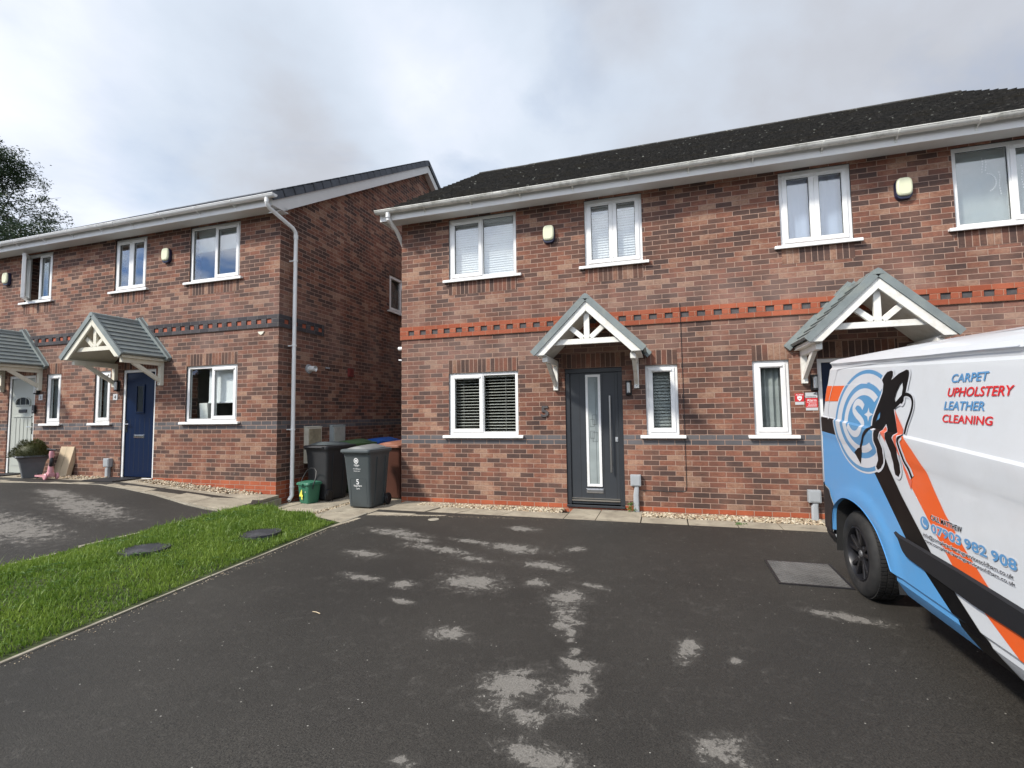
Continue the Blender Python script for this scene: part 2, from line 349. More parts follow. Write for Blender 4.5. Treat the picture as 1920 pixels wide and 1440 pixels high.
def tarmac_mat(name, dry, wet_edge=False):
    m, nt, b = newmat(name); P = posco(nt)
    agg = noise(nt, P, 120, 4, .8); agg2 = noise(nt, P, 48, 5, .75); big = noise(nt, P, .8, 4, .6)
    c = mixc(nt, maprange(nt, agg, .36, .66), (.008, .0075, .007), (.078, .071, .061))
    c = mixc(nt, maprange(nt, big, .35, .7, 0, .55), c, mixc(nt, maprange(nt, agg2, .3, .7), (.022, .020, .018), (.055, .049, .043)))
    c = mixc(nt, maprange(nt, noise(nt, P, .45, 3), .40, .62, .45, 0), c, (.016, .0145, .013))
    sp = N(nt, 'ShaderNodeTexVoronoi', inp={'Scale': 26.0, 'Randomness': 1.0}); lk(nt, P, sp.inputs[0])
    spc = nt.nodes.new('ShaderNodeSeparateColor'); lk(nt, sp.outputs['Color'], spc.inputs[0])
    speck = math_n(nt, 'MULTIPLY', maprange(nt, sp.outputs['Distance'], .13, .07), math_n(nt, 'GREATER_THAN', spc.outputs[0], .90))
    nz = N(nt, 'ShaderNodeTexNoise', inp={'Scale': 9.0, 'Detail': 8.0, 'Roughness': .80, 'Distortion': .6}); lk(nt, P, nz.inputs[0])
    acc = None
    for x, y, hw, hh in dry:
        mp = N(nt, 'ShaderNodeMapping', vector_type='TEXTURE', inp={'Location': (x, y, 0), 'Rotation': (0, 0, R(-12)), 'Scale': (hw, hh, 1000)}); lk(nt, P, mp.inputs[0])
        ln = nt.nodes.new('ShaderNodeVectorMath'); ln.operation = 'LENGTH'; lk(nt, mp.outputs[0], ln.inputs[0])
        v = maprange(nt, ln.outputs['Value'], 1.5, .35)
        acc = v if acc is None else math_n(nt, 'MAXIMUM', acc, v)
    rough = None
    if acc is not None:
        t = math_n(nt, 'ADD', math_n(nt, 'MULTIPLY', acc, .50), math_n(nt, 'MULTIPLY', nz.outputs[0], 1.9))
        t = math_n(nt, 'ADD', t, math_n(nt, 'MULTIPLY', agg2, .50))
        dm = maprange(nt, t, 1.54, 1.64)
        soft = maprange(nt, t, 1.28, 1.58, 0, .18)
        pale = mixc(nt, maprange(nt, agg, .3, .7), (.105, .098, .088), (.27, .25, .225))
        c = mixc(nt, math_n(nt, 'MAXIMUM', dm, soft), c, pale); rough = mixf(nt, dm, .62, .9)
    c = mixc(nt, speck, c, (.42, .40, .36))
    lk(nt, c, b.inputs['Base Color'])
    if rough is not None: lk(nt, rough, b.inputs['Roughness'])
    else: b.inputs['Roughness'].default_value = .7
    b.inputs['Specular IOR Level'].default_value = .35
    bump(nt, b, math_n(nt, 'ADD', agg, math_n(nt, 'MULTIPLY', agg2, .5)), .9, .006); return m
M['tarmac'] = tarmac_mat('tarmac', DRY)
M['tarmac_left'] = tarmac_mat('tarmac_left', [(-3.6,-2.6,1.2,.35),(-5.5,-3.4,1.6,.5),(-3.2,-3.6,1.1,.35),(-7.0,-2.6,1.2,.3),(-4.8,-2.25,.9,.2)])
def flag_mat():
    m, nt, b = newmat('riven_paving'); P = posco(nt); oi = nt.nodes.new('ShaderNodeTexCoord').outputs['Object']
    f = noise(nt, P, 2.6, 5, .6); g = noise(nt, P, 55, 4, .6)
    c = mixc(nt, maprange(nt, f, .35, .68), (.24, .205, .155), (.41, .36, .275))
    c = mixc(nt, maprange(nt, noise(nt, P, 6, 6, .7), .52, .7, 0, .65), c, (.125, .110, .085))
    c = mixc(nt, maprange(nt, g, .45, .75, 0, .4), c, (.42, .37, .29))
    lk(nt, c, b.inputs['Base Color']); b.inputs['Roughness'].default_value = .85
    bump(nt, b, math_n(nt, 'ADD', g, math_n(nt, 'MULTIPLY', f, 2.0)), .35, .008); return m
M['flag'] = flag_mat()
M['concrete'] = simple('concrete_edging', (.30, .27, .215), .85, var=.25, vscale=5, bmp=.4, dirt=(.16, .14, .10), dscale=4)
M['joint'] = simple('dirty_joint', (.060, .050, .036), .9, var=.4, vscale=20, bmp=.5)
M['soil'] = simple('soil', (.042, .055, .016), .95, var=.4, vscale=9, bmp=.6)
M['earth'] = simple('earth', (.09, .09, .07), .95, var=.3, vscale=.6)
M['cover'] = simple('metal_cover', (.16, .155, .15), .55, .2, var=.3, vscale=5, bmp=.5, bscale=45, dirt=(.02, .02, .02), dscale=2.4)
M['cover_dark'] = simple('plastic_cover', (.038, .038, .045), .6, var=.3, vscale=6, bmp=.4, dirt=(.10, .10, .11), dscale=3)

def leafy(name, c0, c1, rough=.55, trans=.25, scale=2.0):
    m, nt, b = newmat(name)
    rn = nt.nodes.new('ShaderNodeNewGeometry').outputs['Random Per Island']
    f = noise(nt, posco(nt), scale, 3)
    k = math_n(nt, 'ADD', math_n(nt, 'MULTIPLY', rn, .6), math_n(nt, 'MULTIPLY', maprange(nt, f, .3, .7), .5))
    c = mixc(nt, k, c0, c1)
    lk(nt, c, b.inputs['Base Color']); b.inputs['Roughness'].default_value = rough
    tl = nt.nodes.new('ShaderNodeBsdfTranslucent'); lk(nt, c, tl.inputs[0]); mx = nt.nodes.new('ShaderNodeMixShader'); mx.inputs[0].default_value = trans
    out = [n for n in nt.nodes if n.type == 'OUTPUT_MATERIAL'][0]
    lk(nt, b.outputs[0], mx.inputs[1]); lk(nt, tl.outputs[0], mx.inputs[2]); lk(nt, mx.outputs[0], out.inputs[0]); return m
M['grass'] = leafy('grass_blade', (.075, .165, .016), (.27, .37, .065), .5, .35, 1.6)
M['clover'] = leafy('clover_leaf', (.045, .125, .020), (.12, .22, .05), .5, .3)
M['leaf'] = leafy('ash_leaf', (.016, .034, .016), (.045, .075, .030), .5, .25, .8)
M['shrub'] = leafy('heather_foliage', (.030, .036, .008), (.075, .080, .018), .6, .2)
M['reflection_screen'] = leafy('reflection_screen_leaf', (.020, .032, .014), (.045, .060, .025), .6, .15)  # foliage of the unseen screen added for dark window reflections
M['bark'] = simple('bark', (.075, .062, .050), .9, var=.3, bmp=.6)
def pebble_mat():
    m, nt, b = newmat('pebble'); rn = nt.nodes.new('ShaderNodeNewGeometry').outputs['Random Per Island']
    c = ramp(nt, rn, [(0, (.16, .11, .07)), (.25, (.33, .25, .16)), (.5, (.46, .38, .26)), (.75, (.60, .54, .42)), (1, (.38, .26, .17))])
    lk(nt, c, b.inputs['Base Color']); b.inputs['Roughness'].default_value = .7; return m
M['pebble'] = pebble_mat()
# ------------------------------------------------------------------ ground
def zdrive(y): return 0.025*(max(y, -13.0)+0.85)
def zleft(x, y):
    p = .125+.07*min(max(-2.07-x, 0), 2.95)
    return p-.012+.025*(max(y, -13.0)+2.0)
def xedge_r(y): return .07+.06*min(max(-y-2, 0), 4)      # tarmac edge on the right of the verge
XL = -1.69                                               # tarmac edge on the left of the verge
def strip(name, mats, cols, kind='structure', parent=None, smooth=True):
    mb = MB(); ids = [[mb.vert(p) for p in c] for c in cols]
    for a, b in zip(ids, ids[1:]):
        for k in range(len(a)-1): mb.face((a[k], b[k], b[k+1], a[k+1]))
    return tag(mb.build(name, mats, parent, smooth=smooth), kind=kind)
def frange(a, b, st):
    n = max(1, int(round(abs(b-a)/st))); return [a+(b-a)*k/n for k in range(n+1)]

g = MB(); g.poly([(-600, -600, -.62), (600, -600, -.62), (600, 600, -.62), (-600, 600, -.62)]); tag(g.build('ground', M['earth']), kind='structure')
ys = frange(-.80, -13, .4)+[-30.0]
strip('driveway', M['tarmac'], [[((xedge_r(y) if i == 0 else X), y, zdrive(y)) for y in ys] for i, X in enumerate([0, 3, 8, 14, 30])])
strip('neighbour_driveway', M['tarmac_left'], [[(X, y, zleft(X, y)) for y in frange(-1.2, -13, .4)+[-30.0]] for X in frange(XL, -5.02, .4)+[-9, -14, -30]])
# the land under the houses, paths and passage
strip('yard', M['joint'], [[(X, y, -.055 if X > -2.2 else -.3) for y in (-2.2, -.5, 4, 14)] for X in (-2.02, -1, 0, 14)])

# verge: soil sheet with a slight crown, grass on top
def zverge(x, y):
    xr = xedge_r(y); t = (x-XL)/(xr-XL)
    zl = zleft(XL, y)+.01; zr = zdrive(y)+.008
    return zl+(zr-zl)*t+.045*math.sin(math.pi*min(max(t, 0), 1))
def yback(x): return -1.92 if x < -1.62 else -1.92+.22*max(0, 1-abs(x+1.05)/.7)*0-0.02*(x+1.6)
strip('grass_verge', M['soil'], [[(XL+(xedge_r(y)-XL)*k/10, y, zverge(XL+(xedge_r(y)-XL)*k/10, y)) for y in [-1.72]+frange(-1.9, -13, .35)] for k in range(11)])
# concrete edgings
mb = MB()
yy = frange(-1.1, -13, .91)
for a, b in zip(yy, yy[1:]):
    j = random.uniform(-.004, .004)
    pa, pb = xedge_r(a)+j, xedge_r(b+.006)+j
    mb.prism([(pa-.055, a, zdrive(a)-.1), (pa, a, zdrive(a)-.1), (pa, a, zdrive(a)+.012), (pa-.055, a, zdrive(a)+.012)], (pb-pa, b+.006-a, zdrive(b)-zdrive(a)))
    if a < -1.9: mb.box(XL-.012, XL+.04, b+.005, a, zleft(XL, a)-.16, zleft(XL, b)+.028)
tag(mb.build('edging_kerb', M['concrete'], bevel=.004), kind='structure')

def slab(mb, corners, zf, gap=.007, th=.05):
    """paving slab from 4 plan corners (ccw), top follows zf(x,y)"""
    cx = sum(p[0] for p in corners)/4; cy = sum(p[1] for p in corners)/4; t = random.uniform(-.003, .003)
    top = []; bot = []
    for x, y in corners:
        dx, dy = cx-x, cy-y; l = math.hypot(dx, dy); x += dx/l*gap*1.4; y += dy/l*gap*1.4
        z = zf(x, y)+t+random.uniform(-.0015, .0015); top.append((x, y, z)); bot.append((x, y, z-th))
    i = [mb.vert(p) for p in bot]; j = [mb.vert(p) for p in top]
    mb.face(j); mb.face(i[::-1])
    for k in range(4): mb.face((i[k], i[(k+1) % 4], j[(k+1) % 4], j[k]))
zflat = lambda x, y: .0+.004*y
# path along the right-hand houses
mb = MB()
def yfront(x): return -1.20+.23*min(max((x-.14)/1.3, 0), 1)+.13*min(max((x-1.44)/1.2, 0), 1)
xs = [.10, .78, 1.28, 1.98, 2.62, 2.98, 3.42, 4.02, 4.62, 5.22, 5.72, 6.3, 6.9, 7.5, 8.1, 8.7, 9.3, 9.9, 10.6]
for a, b in zip(xs, xs[1:]):
    door = 2.9 < (a+b)/2 < 4.0 or 6.3 < (a+b)/2 < 7.3
    yb = -.02 if door else (-.40 if a > 2.7 else -.36)
    if a < .5: yb = -.02
    sk = .22 if b < 2.9 else 0.0
    slab(mb, [(a, yfront(a)), (b, yfront(b)), (b+sk, yb), (a+(sk if a > .2 else 0), yb)], zflat)
tag(mb.build('pavement', M['flag'], bevel=.004), kind='structure')
# passage slabs: one row each side of the gravel line
mb = MB()
for k, (ya, yb) in enumerate([(-1.75, -1.02), (-1.0, -.25), (-.23, .5), (.52, 1.25), (1.27, 2.0), (2.02, 2.8), (2.82, 3.6), (3.62, 4.5), (4.52, 5.4), (5.42, 6.4)]):
    zz = lambda x, y: -.032+.004*y
    slab(mb, [(-.80, ya), (.085, ya-.02 if ya < -.9 else ya), (.085, yb), (-.80, yb)], zz)
    if ya > -1.3 or True: slab(mb, [(-1.66, ya+.1), (-.93, ya+.1), (-.93, yb+.1), (-1.66, yb+.1)], zz)
slab(mb, [(-1.98, -.98), (-1.68, -1.04), (-1.68, -.30), (-1.98, -.30)], lambda x, y: -.034)
slab(mb, [(.10, -2.0), (-.02, -1.6), (.09, -1.24), (.16, -1.2)], lambda x, y: -.012)
tag(mb.build('passage_paving', M['flag'], bevel=.004), kind='structure')
# raised path in front of the left-hand houses, with its curved kerb edge
PEDGE = [(-1.72, -2.02), (-2.55, -1.90), (-3.55, -1.66), (-4.35, -1.56), (-5.05, -1.53), (-5.74, -1.55), (-6.5, -1.60), (-7.27, -1.70), (-8.2, -1.80), (-9.2, -1.9), (-10.4, -2.0), (-12, -2.1), (-13.5, -2.2)]
def pz(x): return .127+.07*min(max(-2.07-x, 0), 2.95)
def pedge(x):
    for (xa, ya), (xb, yb) in zip(PEDGE, PEDGE[1:]):
        if xb <= x <= xa: return ya+(yb-ya)*(x-xa)/(xb-xa)
    return PEDGE[-1][1]
mb = MB()
xl = [-1.95, -2.62, -3.25, -3.9, -4.62, -4.95, -5.40, -5.85, -6.35, -6.95, -7.55, -8.15, -8.75, -9.35, -9.95, -10.6, -11.3, -12.0]
for a, b in zip(xl, xl[1:]):
    c = (a+b)/2; door = -5.95 < c < -4.9 or -9.4 < c < -8.3
    y1 = -.66 if door or a > -2 else -1.00
    sk = .25 if b > -4.7 else 0
    fa, fb = pedge(min(a+sk*.0, -1.73))+.07, pedge(b)+.07
    if a > -2: slab(mb, [(b, fb), (-1.72, pedge(-1.73)+.05), (-1.97, -.66), (b-.12, -.88)], lambda x, y: pz(x))
    else:
        slab(mb, [(b, fb), (a, fa), (a-sk*.4, y1), (b-sk*.4, y1)], lambda x, y: pz(x), th=.3)
tag(mb.build('raised_path', M['flag'], bevel=.004), kind='structure')
mb = MB()
for (xa, ya), (xb, yb) in zip(PEDGE, PEDGE[1:]):   # thin kerb along the curve
    for k in range(2):
        t0, t1 = k/2, (k+1)/2-.01
        p = [(xa+(xb-xa)*t, ya+(yb-ya)*t) for t in (t0, t1)]
        za, zb = pz(p[0][0])+.004, pz(p[1][0])+.004
        mb.loft([[(p[0][0], p[0][1], za-.3), (p[0][0], p[0][1]+.06, za-.3), (p[0][0], p[0][1]+.06, za), (p[0][0], p[0][1], za)],
                 [(p[1][0], p[1][1], zb-.3), (p[1][0], p[1][1]+.06, zb-.3), (p[1][0], p[1][1]+.06, zb), (p[1][0], p[1][1], zb)]])
tag(mb.build('path_kerb', M['concrete'], bevel=.003), kind='structure')
# end wall of the raised path, down to the passage
mb = MB(); mb.prism([(-1.72, -1.98, -.4), (-1.66, -1.98, -.4), (-1.66, -1.98, .075), (-1.72, -1.98, .075)], (-.28, 1.33, 0)); tag(mb.build('path_end_wall', M['concrete'], bevel=.004), kind='structure')
strip('path_bed', M['joint'], [[(X, y, pz(X)-.02) for y in (-.64, -1.0, pedge(X)+.05)] for X in [-1.99]+frange(-2.6, -5, .5)+[-8, -13.4]])

def pebbles(name, n, place, smin=.012, smax=.024):
    vs = []; fs = []; base = [(0,0,1),(.9,0,.4),(.28,.86,.4),(-.73,.53,.4),(-.73,-.53,.4),(.28,-.86,.4),(.73,.53,-.45),(-.28,.86,-.45),(-.9,0,-.45),(-.28,-.86,-.45),(.73,-.53,-.45),(0,0,-1)]
    tri = [(0,1,2),(0,2,3),(0,3,4),(0,4,5),(0,5,1),(1,6,2),(2,7,3),(3,8,4),(4,9,5),(5,10,1),(6,7,2),(7,8,3),(8,9,4),(9,10,5),(10,6,1),(11,7,6),(11,8,7),(11,9,8),(11,10,9),(11,6,10)]
    for _ in range(n):
        x, y, z = place(); s = random.uniform(smin, smax); e = Matrix.Rotation(random.uniform(0, 6.28), 3, 'Z') @ Matrix.Rotation(random.uniform(-.5, .5), 3, 'X')
        sx, sy, sz = s*random.uniform(.9, 1.5), s*random.uniform(.7, 1), s*random.uniform(.45, .75); o = len(vs)
        for q in base:
            p = e @ Vector((q[0]*sx*random.uniform(.85, 1.1), q[1]*sy, q[2]*sz)); vs.append((p.x+x, p.y+y, p.z+z))
        fs += [(a+o, b+o, c+o) for a, b, c in tri]
    me = bpy.data.meshes.new(name); me.from_pydata(vs, [], fs); me.materials.append(M['pebble']); me.polygons.foreach_set('use_smooth', [True]*len(fs))
    o = bpy.data.objects.new(name, me); COL.objects.link(o); return tag(o, kind='stuff')
def pl_right():
    while True:
        x = random.uniform(.45, 10.3)
        if 2.86 < x < 4.02 or 6.3 < x < 7.3: continue
        y = random.uniform(-.39, -.015)
        if y < -.30 and random.random() < .5: continue
        return x, y, -.022+random.uniform(0, .022)
o = pebbles('gravel', 5200, pl_right); o['label'] = 'pale pebbles strip between red brick wall and paving of the right-hand houses'; o['category'] = 'gravel'
def pl_left():
    while True:
        x = random.uniform(-2.35, -12)
        if -5.95 < x < -4.88 or -9.4 < x < -8.3: continue
        y = random.uniform(-1.04, -.66)
        if x > -2.8 and y < -.95: continue
        return x, y, pz(x)-.015+random.uniform(0, .025)
o = pebbles('gravel', 3600, pl_left); o['label'] = 'pale pebbles between paving and brick wall of the left-hand houses'; o['category'] = 'gravel'
def pl_pass(): return random.uniform(-.93, -.80), random.uniform(-1.75, 2.2), -.045+random.uniform(0, .012)
o = pebbles('gravel', 900, pl_pass, .009, .017); o['label'] = 'thin line of pebbles between the slabs of the passage'; o['category'] = 'gravel'

def pl_grit():
    if random.random() < .6:
        x = random.uniform(.3, 6.4); return x, yfront(x)+.01-abs(random.gauss(0, .05)), zdrive(-1.0)+.001
    y = -random.uniform(1.5, 6.5); return xedge_r(y)+.012+abs(random.gauss(0, .04)), y, zdrive(y)+.001
o = pebbles('grit', 1100, pl_grit, .002, .0055); o['label'] = 'loose grit gathered along the edges of the tarmac'; o['category'] = 'grit'
# grass blades (one object)
def grass(n, name='grass'):
    rng = np.random.default_rng(3); y = -1.5-rng.random(n)**1.25*7.4; t = rng.random(n)
    x0 = np.full(n, XL+.03); x1 = .07+.06*np.clip(-y-2, 0, 4)-.06; over = rng.random(n) < .03
    x = x0+(x1-x0)*t; x[over] += rng.normal(0, .025, over.sum())
    keep = np.ones(n, bool)
    for cx, cy, r in ((-.92, -3.70, .19), (-.38, -2.70, .18)): keep &= ((x-cx)**2+((y-cy))**2) > r*r*(.8+.4*rng.random(n))
    keep &= y < (-1.62-.10*(x+1.7))+.07*np.sin(x*9)
    patch = np.sin(x*5.1+np.sin(y*3))*np.cos(y*4.3+x*2)
    keep &= rng.random(n) < .72+.28*patch
    x, y = x[keep], y[keep]; n = len(x); t = (x-XL)/(.07+.06*np.clip(-y-2, 0, 4)-XL)
    zl = .1125+.025*(y+2)+.01; zr = .025*(y+.85)+.008; z = zl+(zr-zl)*t+.045*np.sin(np.pi*np.clip(t, 0, 1))-.004
    h = rng.gamma(4.5, .0068, n)*(1+.35*np.sin(x*7+y*3)*np.sin(y*5)); tall = rng.random(n) < .02; h[tall] *= 1.8
    a = rng.random(n)*6.283; b = a+rng.normal(0, .9, n); wd = rng.uniform(.0026, .0054, n); ln = rng.uniform(.1, .75, n)*h
    V = np.zeros((n, 5, 3))
    for k, (hh, ww, ll) in enumerate(((0, -1, 0), (0, 1, 0), (.6, -.8, .35), (.6, .8, .35), (1, 0, 1))):
        V[:, k, 0] = x+np.cos(a)*wd*ww+np.cos(b)*ln*ll; V[:, k, 1] = y+np.sin(a)*wd*ww+np.sin(b)*ln*ll; V[:, k, 2] = z+h*hh
    me = bpy.data.meshes.new(name); me.vertices.add(n*5); me.vertices.foreach_set('co', V.reshape(-1))
    base = np.arange(n)[:, None]*5; quad = base+np.array([0, 1, 3, 2]); tri = base+np.array([2, 3, 4])
    loops = np.concatenate([quad, tri], 1).reshape(-1); me.loops.add(len(loops)); me.loops.foreach_set('vertex_index', loops)
    st = (np.arange(n)[:, None]*7+np.array([0, 4])).reshape(-1); me.polygons.add(n*2); me.polygons.foreach_set('loop_start', st)
    me.update(calc_edges=True); me.validate(); me.materials.append(M['grass'])
    o = bpy.data.objects.new(name, me); COL.objects.link(o)
    tag(o, 'rough green grass on the verge between the two tarmac driveways', 'grass', kind='stuff')
grass(170000)
# low clover and dandelion leaves
mb = MB(); rnd = random.Random(5)
for _ in range(2600):
    y = -1.9-rnd.random()**1.2*6.5; x = XL+.06+rnd.random()*(xedge_r(y)-XL-.14)
    if math.sin(x*3.3+1)*math.cos(y*2.1) < -.15: continue
    if any((x-cx)**2+(y-cy)**2 < .06 for cx, cy in ((-.92, -3.70), (-.38, -2.70))): continue
    z = zverge(x, y)+rnd.uniform(.012, .045); a = rnd.random()*6.28; big = rnd.random() < .05; s = rnd.uniform(.007, .013)*(3.0 if big else 1)
    for k in range(3 if not big else 5):
        b = a+k*(2.09 if not big else 1.26); c, d = math.cos(b), math.sin(b); e = .35 if not big else .2
        mb.poly([(x, y, z), (x+c*s-d*s*e, y+d*s+c*s*e, z+s*.25), (x+c*s*2, y+d*s*2, z+s*.1), (x+c*s+d*s*e, y+d*s-c*s*e, z+s*.25)])
tag(mb.build('clover', M['clover']), 'clover and weed leaves growing low in the verge grass', 'clover', kind='stuff')

# covers set in the ground
def round_cover(cx, cy, label, r=.235):
    t = thing('inspection_cover', label, 'cover', (cx, cy, zverge(cx, cy)+.012), 0, 'round covers in the grass')
    a = MB(); a.lathe([(r*.86, .0), (r*.86, .006), (.001, .008)], (0, 0, 0), n=32)
    for k in range(-5, 6):
        hw = math.sqrt(.2**2-(k*.036)**2); a.box(-hw, hw, k*.036-.006, k*.036+.006, .006, .011)
    a.build('lid', M['cover_dark'], t)
    b = MB(); b.lathe([(r*.88, .0), (r*.88, .010), (r, .010), (r, -.03)], (0, 0, 0), n=32); b.build('frame', M['cover_dark'], t)
round_cover(-.92, -3.70, 'round dark plastic inspection cover in the grass, the one nearer the camera')
round_cover(-.38, -2.70, 'round dark inspection cover in the grass, the one nearer the bins')
t = thing('manhole_cover', 'rectangular checkered steel manhole cover in the tarmac beside the van wheel', 'cover', (5.555, -2.425, zdrive(-2.425)+.004)); t.rotation_euler = (.025, 0, 0)
a = MB(); a.box(-.262, .262, -.305, .305, 0, .006)
for i in range(20):
    for j in range(24):
        x, y = -.248+i*.0262, -.29+j*.0253; s = .008; q = 1 if (i+j) % 2 else -1
        a.prism([(x-s, y-s*.35*q-.002, .006), (x+s, y+s*.35*q-.002, .006), (x+s, y+s*.35*q+.002, .006), (x-s, y-s*.35*q+.002, .006)], (0, 0, .0035))
a.build('lid', M['cover'], t)
b = MB(); 
for q in ((-.285, -.265, -.33, .33), (.265, .285, -.33, .33), (-.265, .265, -.33, -.308), (-.265, .265, .308, .33)): b.box(q[0], q[1], q[2], q[3], -.01, .005)
b.build('frame', M['black'], t)
t = MB(); t.lathe([(.001, .008), (.055, .008), (.06, .004), (.075, .006), (.08, 0)], (1.222, -1.229, zdrive(-1.229)), n=20)
tag(t.build('stop_tap_cover', M['concrete']), 'small round stop tap cover at the edge of the driveway', 'cover')
t = MB(); t.tube([(1.70, -4.285, -.078), (1.735, -4.29, -.075), (1.78, -4.30, -.079)], .0035, 5); tag(t.build('twig', M['card']), 'small pale twig lying on the tarmac', 'twig')
# ------------------------------------------------------------------ houses (local frame: X along the front from the visible corner, y = 0 the wall face, z = 0 just below the damp course)
HW = 10.14; MID = 5.07
def place(sg): return Matrix.Scale(sg, 4, (1, 0, 0))
def window(H, T, name, x0, x1, z0, z1, lights, dress=None, open_light=None, label=None, sill_dz=0.0):
    """lights: list of (xa, xb, 'sash'|'fixed'); dress(parent, x0, x1, z0, z1) furnishes the inside"""
    yf = .028; f = MB(T); ow = .055; GL = M['glass'] if z0 > 2 else M['glass_low']
    f.box(x0, x1, yf, yf+.06, z1-ow, z1); f.box(x0, x1, yf, yf+.06, z0, z0+ow)
    f.box(x0, x0+ow, yf, yf+.06, z0+ow, z1-ow); f.box(x1-ow, x1, yf, yf+.06, z0+ow, z1-ow)
    for (a, b, k), (c, d, k2) in zip(lights, lights[1:]): f.box(b-.018, c+.018, yf+.001, yf+.059, z0+ow, z1-ow)
    fr = f.build(name, M['upvc'], H, bevel=.005)
    if label: fr['label'] = label
    s = MB(T)
    s.box(x0-.09, x1+.09, -.055, yf+.02, z0-.034, z0-.001); s.box(x0-.09, x1+.09, -.062, -.045, z0-.046, z0-.012)
    s.build('sill', M['upvc'], fr, bevel=.004)
    e = MB(T)
    for q in ((x0-.008, x0+.001, z0, z1), (x1-.001, x1+.008, z0, z1), (x0, x1, z1-.001, z1+.012)): e.box(q[0], q[1], .012, .06, q[2], q[3])
    e.build('seal', M['seal'], fr)
    for i, (a, b, kind) in enumerate(lights):
        za, zb = z0+ow-.012, z1-ow+.012
        if i == 0: a_ = a-.012
        else: a_ = a
        b_ = b+(.012 if i == len(lights)-1 else 0)
        if kind == 'sash':
            mb = MB(T) if open_light != i else MB(T @ Matrix.Translation((b_, yf, 0)) @ Matrix.Rotation(R(41), 4, 'Z') @ Matrix.Translation((-b_, -yf, 0)))
            w_ = .062; y0, y1 = yf-.014, yf+.05
            mb.box(a_, b_, y0, y1, zb-w_, zb); mb.box(a_, b_, y0, y1, za, za+w_); mb.box(a_, a_+w_, y0, y1, za+w_, zb-w_); mb.box(b_-w_, b_, y0, y1, za+w_, zb-w_)
            sh_ = mb.build('sash', M['upvc'], fr, bevel=.006)
            v = MB(mb.M); v.box(a_+w_*.7, b_-w_*.7, y0-.016, y0, zb-w_*.72, zb-w_*.34); v.box(a_+w_*.72, b_-w_*.72, y0-.012, y0-.001, zb-w_*.82, zb-w_*.73)
            v.build('trickle_vent', [M['upvc']], fr)
            p = MB(mb.M); p.box(a_+w_-.004, b_-w_+.004, yf+.012, yf+.018, za+w_-.004, zb-w_+.004); p.build('pane', GL, fr)
            g = MB(mb.M); ia, ib, ja, jb = a_+w_, b_-w_, za+w_, zb-w_
            for q in ((ia-.001, ia+.006, ja, jb), (ib-.006, ib+.001, ja, jb), (ia, ib, ja-.001, ja+.006), (ia, ib, jb-.006, jb+.001)): g.box(q[0], q[1], yf+.004, yf+.010, q[2], q[3])
            g.build('seal', M['seal'], fr)
        else:
            p = MB(T); p.box(a_+.004, b_-.004, yf+.024, yf+.030, za+.008, zb-.008); p.build('pane', GL, fr)
            g = MB(T); ia, ib, ja, jb = a_+.012 if i == 0 else a_+.018, (b_-.012 if i == len(lights)-1 else b_-.018), za+.012, zb-.012
            for q in ((ia, ia+.006, ja, jb), (ib-.006, ib, ja, jb), (ia, ib, ja, ja+.006), (ia, ib, jb-.006, jb)): g.box(q[0], q[1], yf+.016, yf+.023, q[2], q[3])
            g.build('seal', M['seal'], fr)
    if dress: dress(fr, T, x0+.05, x1-.05, z0+.03, z1-.03)
    return fr
def venetian(mat, tilt=R(62), pitch=.042, depth=.05, yy=.125, cords=True, head=True):
    def f(fr, T, x0, x1, z0, z1):
        mb = MB(T); z = z0+.03; n = 0
        while z < z1-.04:
            c, s = math.cos(tilt)*depth/2, math.sin(tilt)*depth/2; dz = random.uniform(-.0015, .0015)
            mb.poly([(x0, yy-c, z-s+dz), (x1, yy-c, z-s+dz), (x1, yy, z+.003), (x0, yy, z+.003)]); mb.poly([(x0, yy, z+.003), (x1, yy, z+.003), (x1, yy+c, z+s+dz), (x0, yy+c, z+s+dz)])
            mb.poly([(x0, yy-c, z-s+dz-.004), (x1, yy-c, z-s+dz-.004), (x1, yy-c, z-s+dz), (x0, yy-c, z-s+dz)]); z += pitch
        if cords:
            k = max(2, int((x1-x0)/.35))
            for i in range(k): xx = x0+(x1-x0)*(i+.5)/k; mb.box(xx-.0015, xx+.0015, yy-depth/2-.004, yy-depth/2-.001, z0, z1)
        if head: mb.box(x0, x1, yy-.03, yy+.03, z1-.05, z1-.005)
        mb.box(x0, x1, yy-.022, yy+.022, z0, z0+.016)
        mb.build('blind', mat, fr)
    return f
def curtain(mat, amp=.018, wl=.11, yy=.14, x_rng=(0, 1), name='curtain'):
    def f(fr, T, x0, x1, z0, z1):
        a, b = x0+(x1-x0)*x_rng[0], x0+(x1-x0)*x_rng[1]; mb = MB(T); n = int((b-a)/.012)+2; top = []; bot = []
        for k in range(n):
            x = a+(b-a)*k/(n-1); y = yy+amp*math.sin(x/wl*6.283)+amp*.4*math.sin(x/wl*11)
            top.append((x, y, z1)); bot.append((x+.004*math.sin(x*30), y*1.0+amp*.3*math.sin(x*50), z0))
        mb.loft([top, bot], cap=False, close=False); mb.build(name, mat, fr, smooth=True)
    return f
def roller(mat, drop=.6, yy=.15, xr=(0, 1)):
    def f(fr, T, x0, x1, z0, z1):
        a, b = x0+(x1-x0)*xr[0], x0+(x1-x0)*xr[1]
        mb = MB(T); zb = z1-(z1-z0)*drop; mb.box(a, b, yy, yy+.003, zb, z1); mb.box(a, b, yy-.012, yy+.012, zb-.02, zb+.012); mb.build('blind', mat, fr, bevel=.002)
    return f
def both(*fs):
    def f(*a):
        for g in fs: g(*a)
    return f

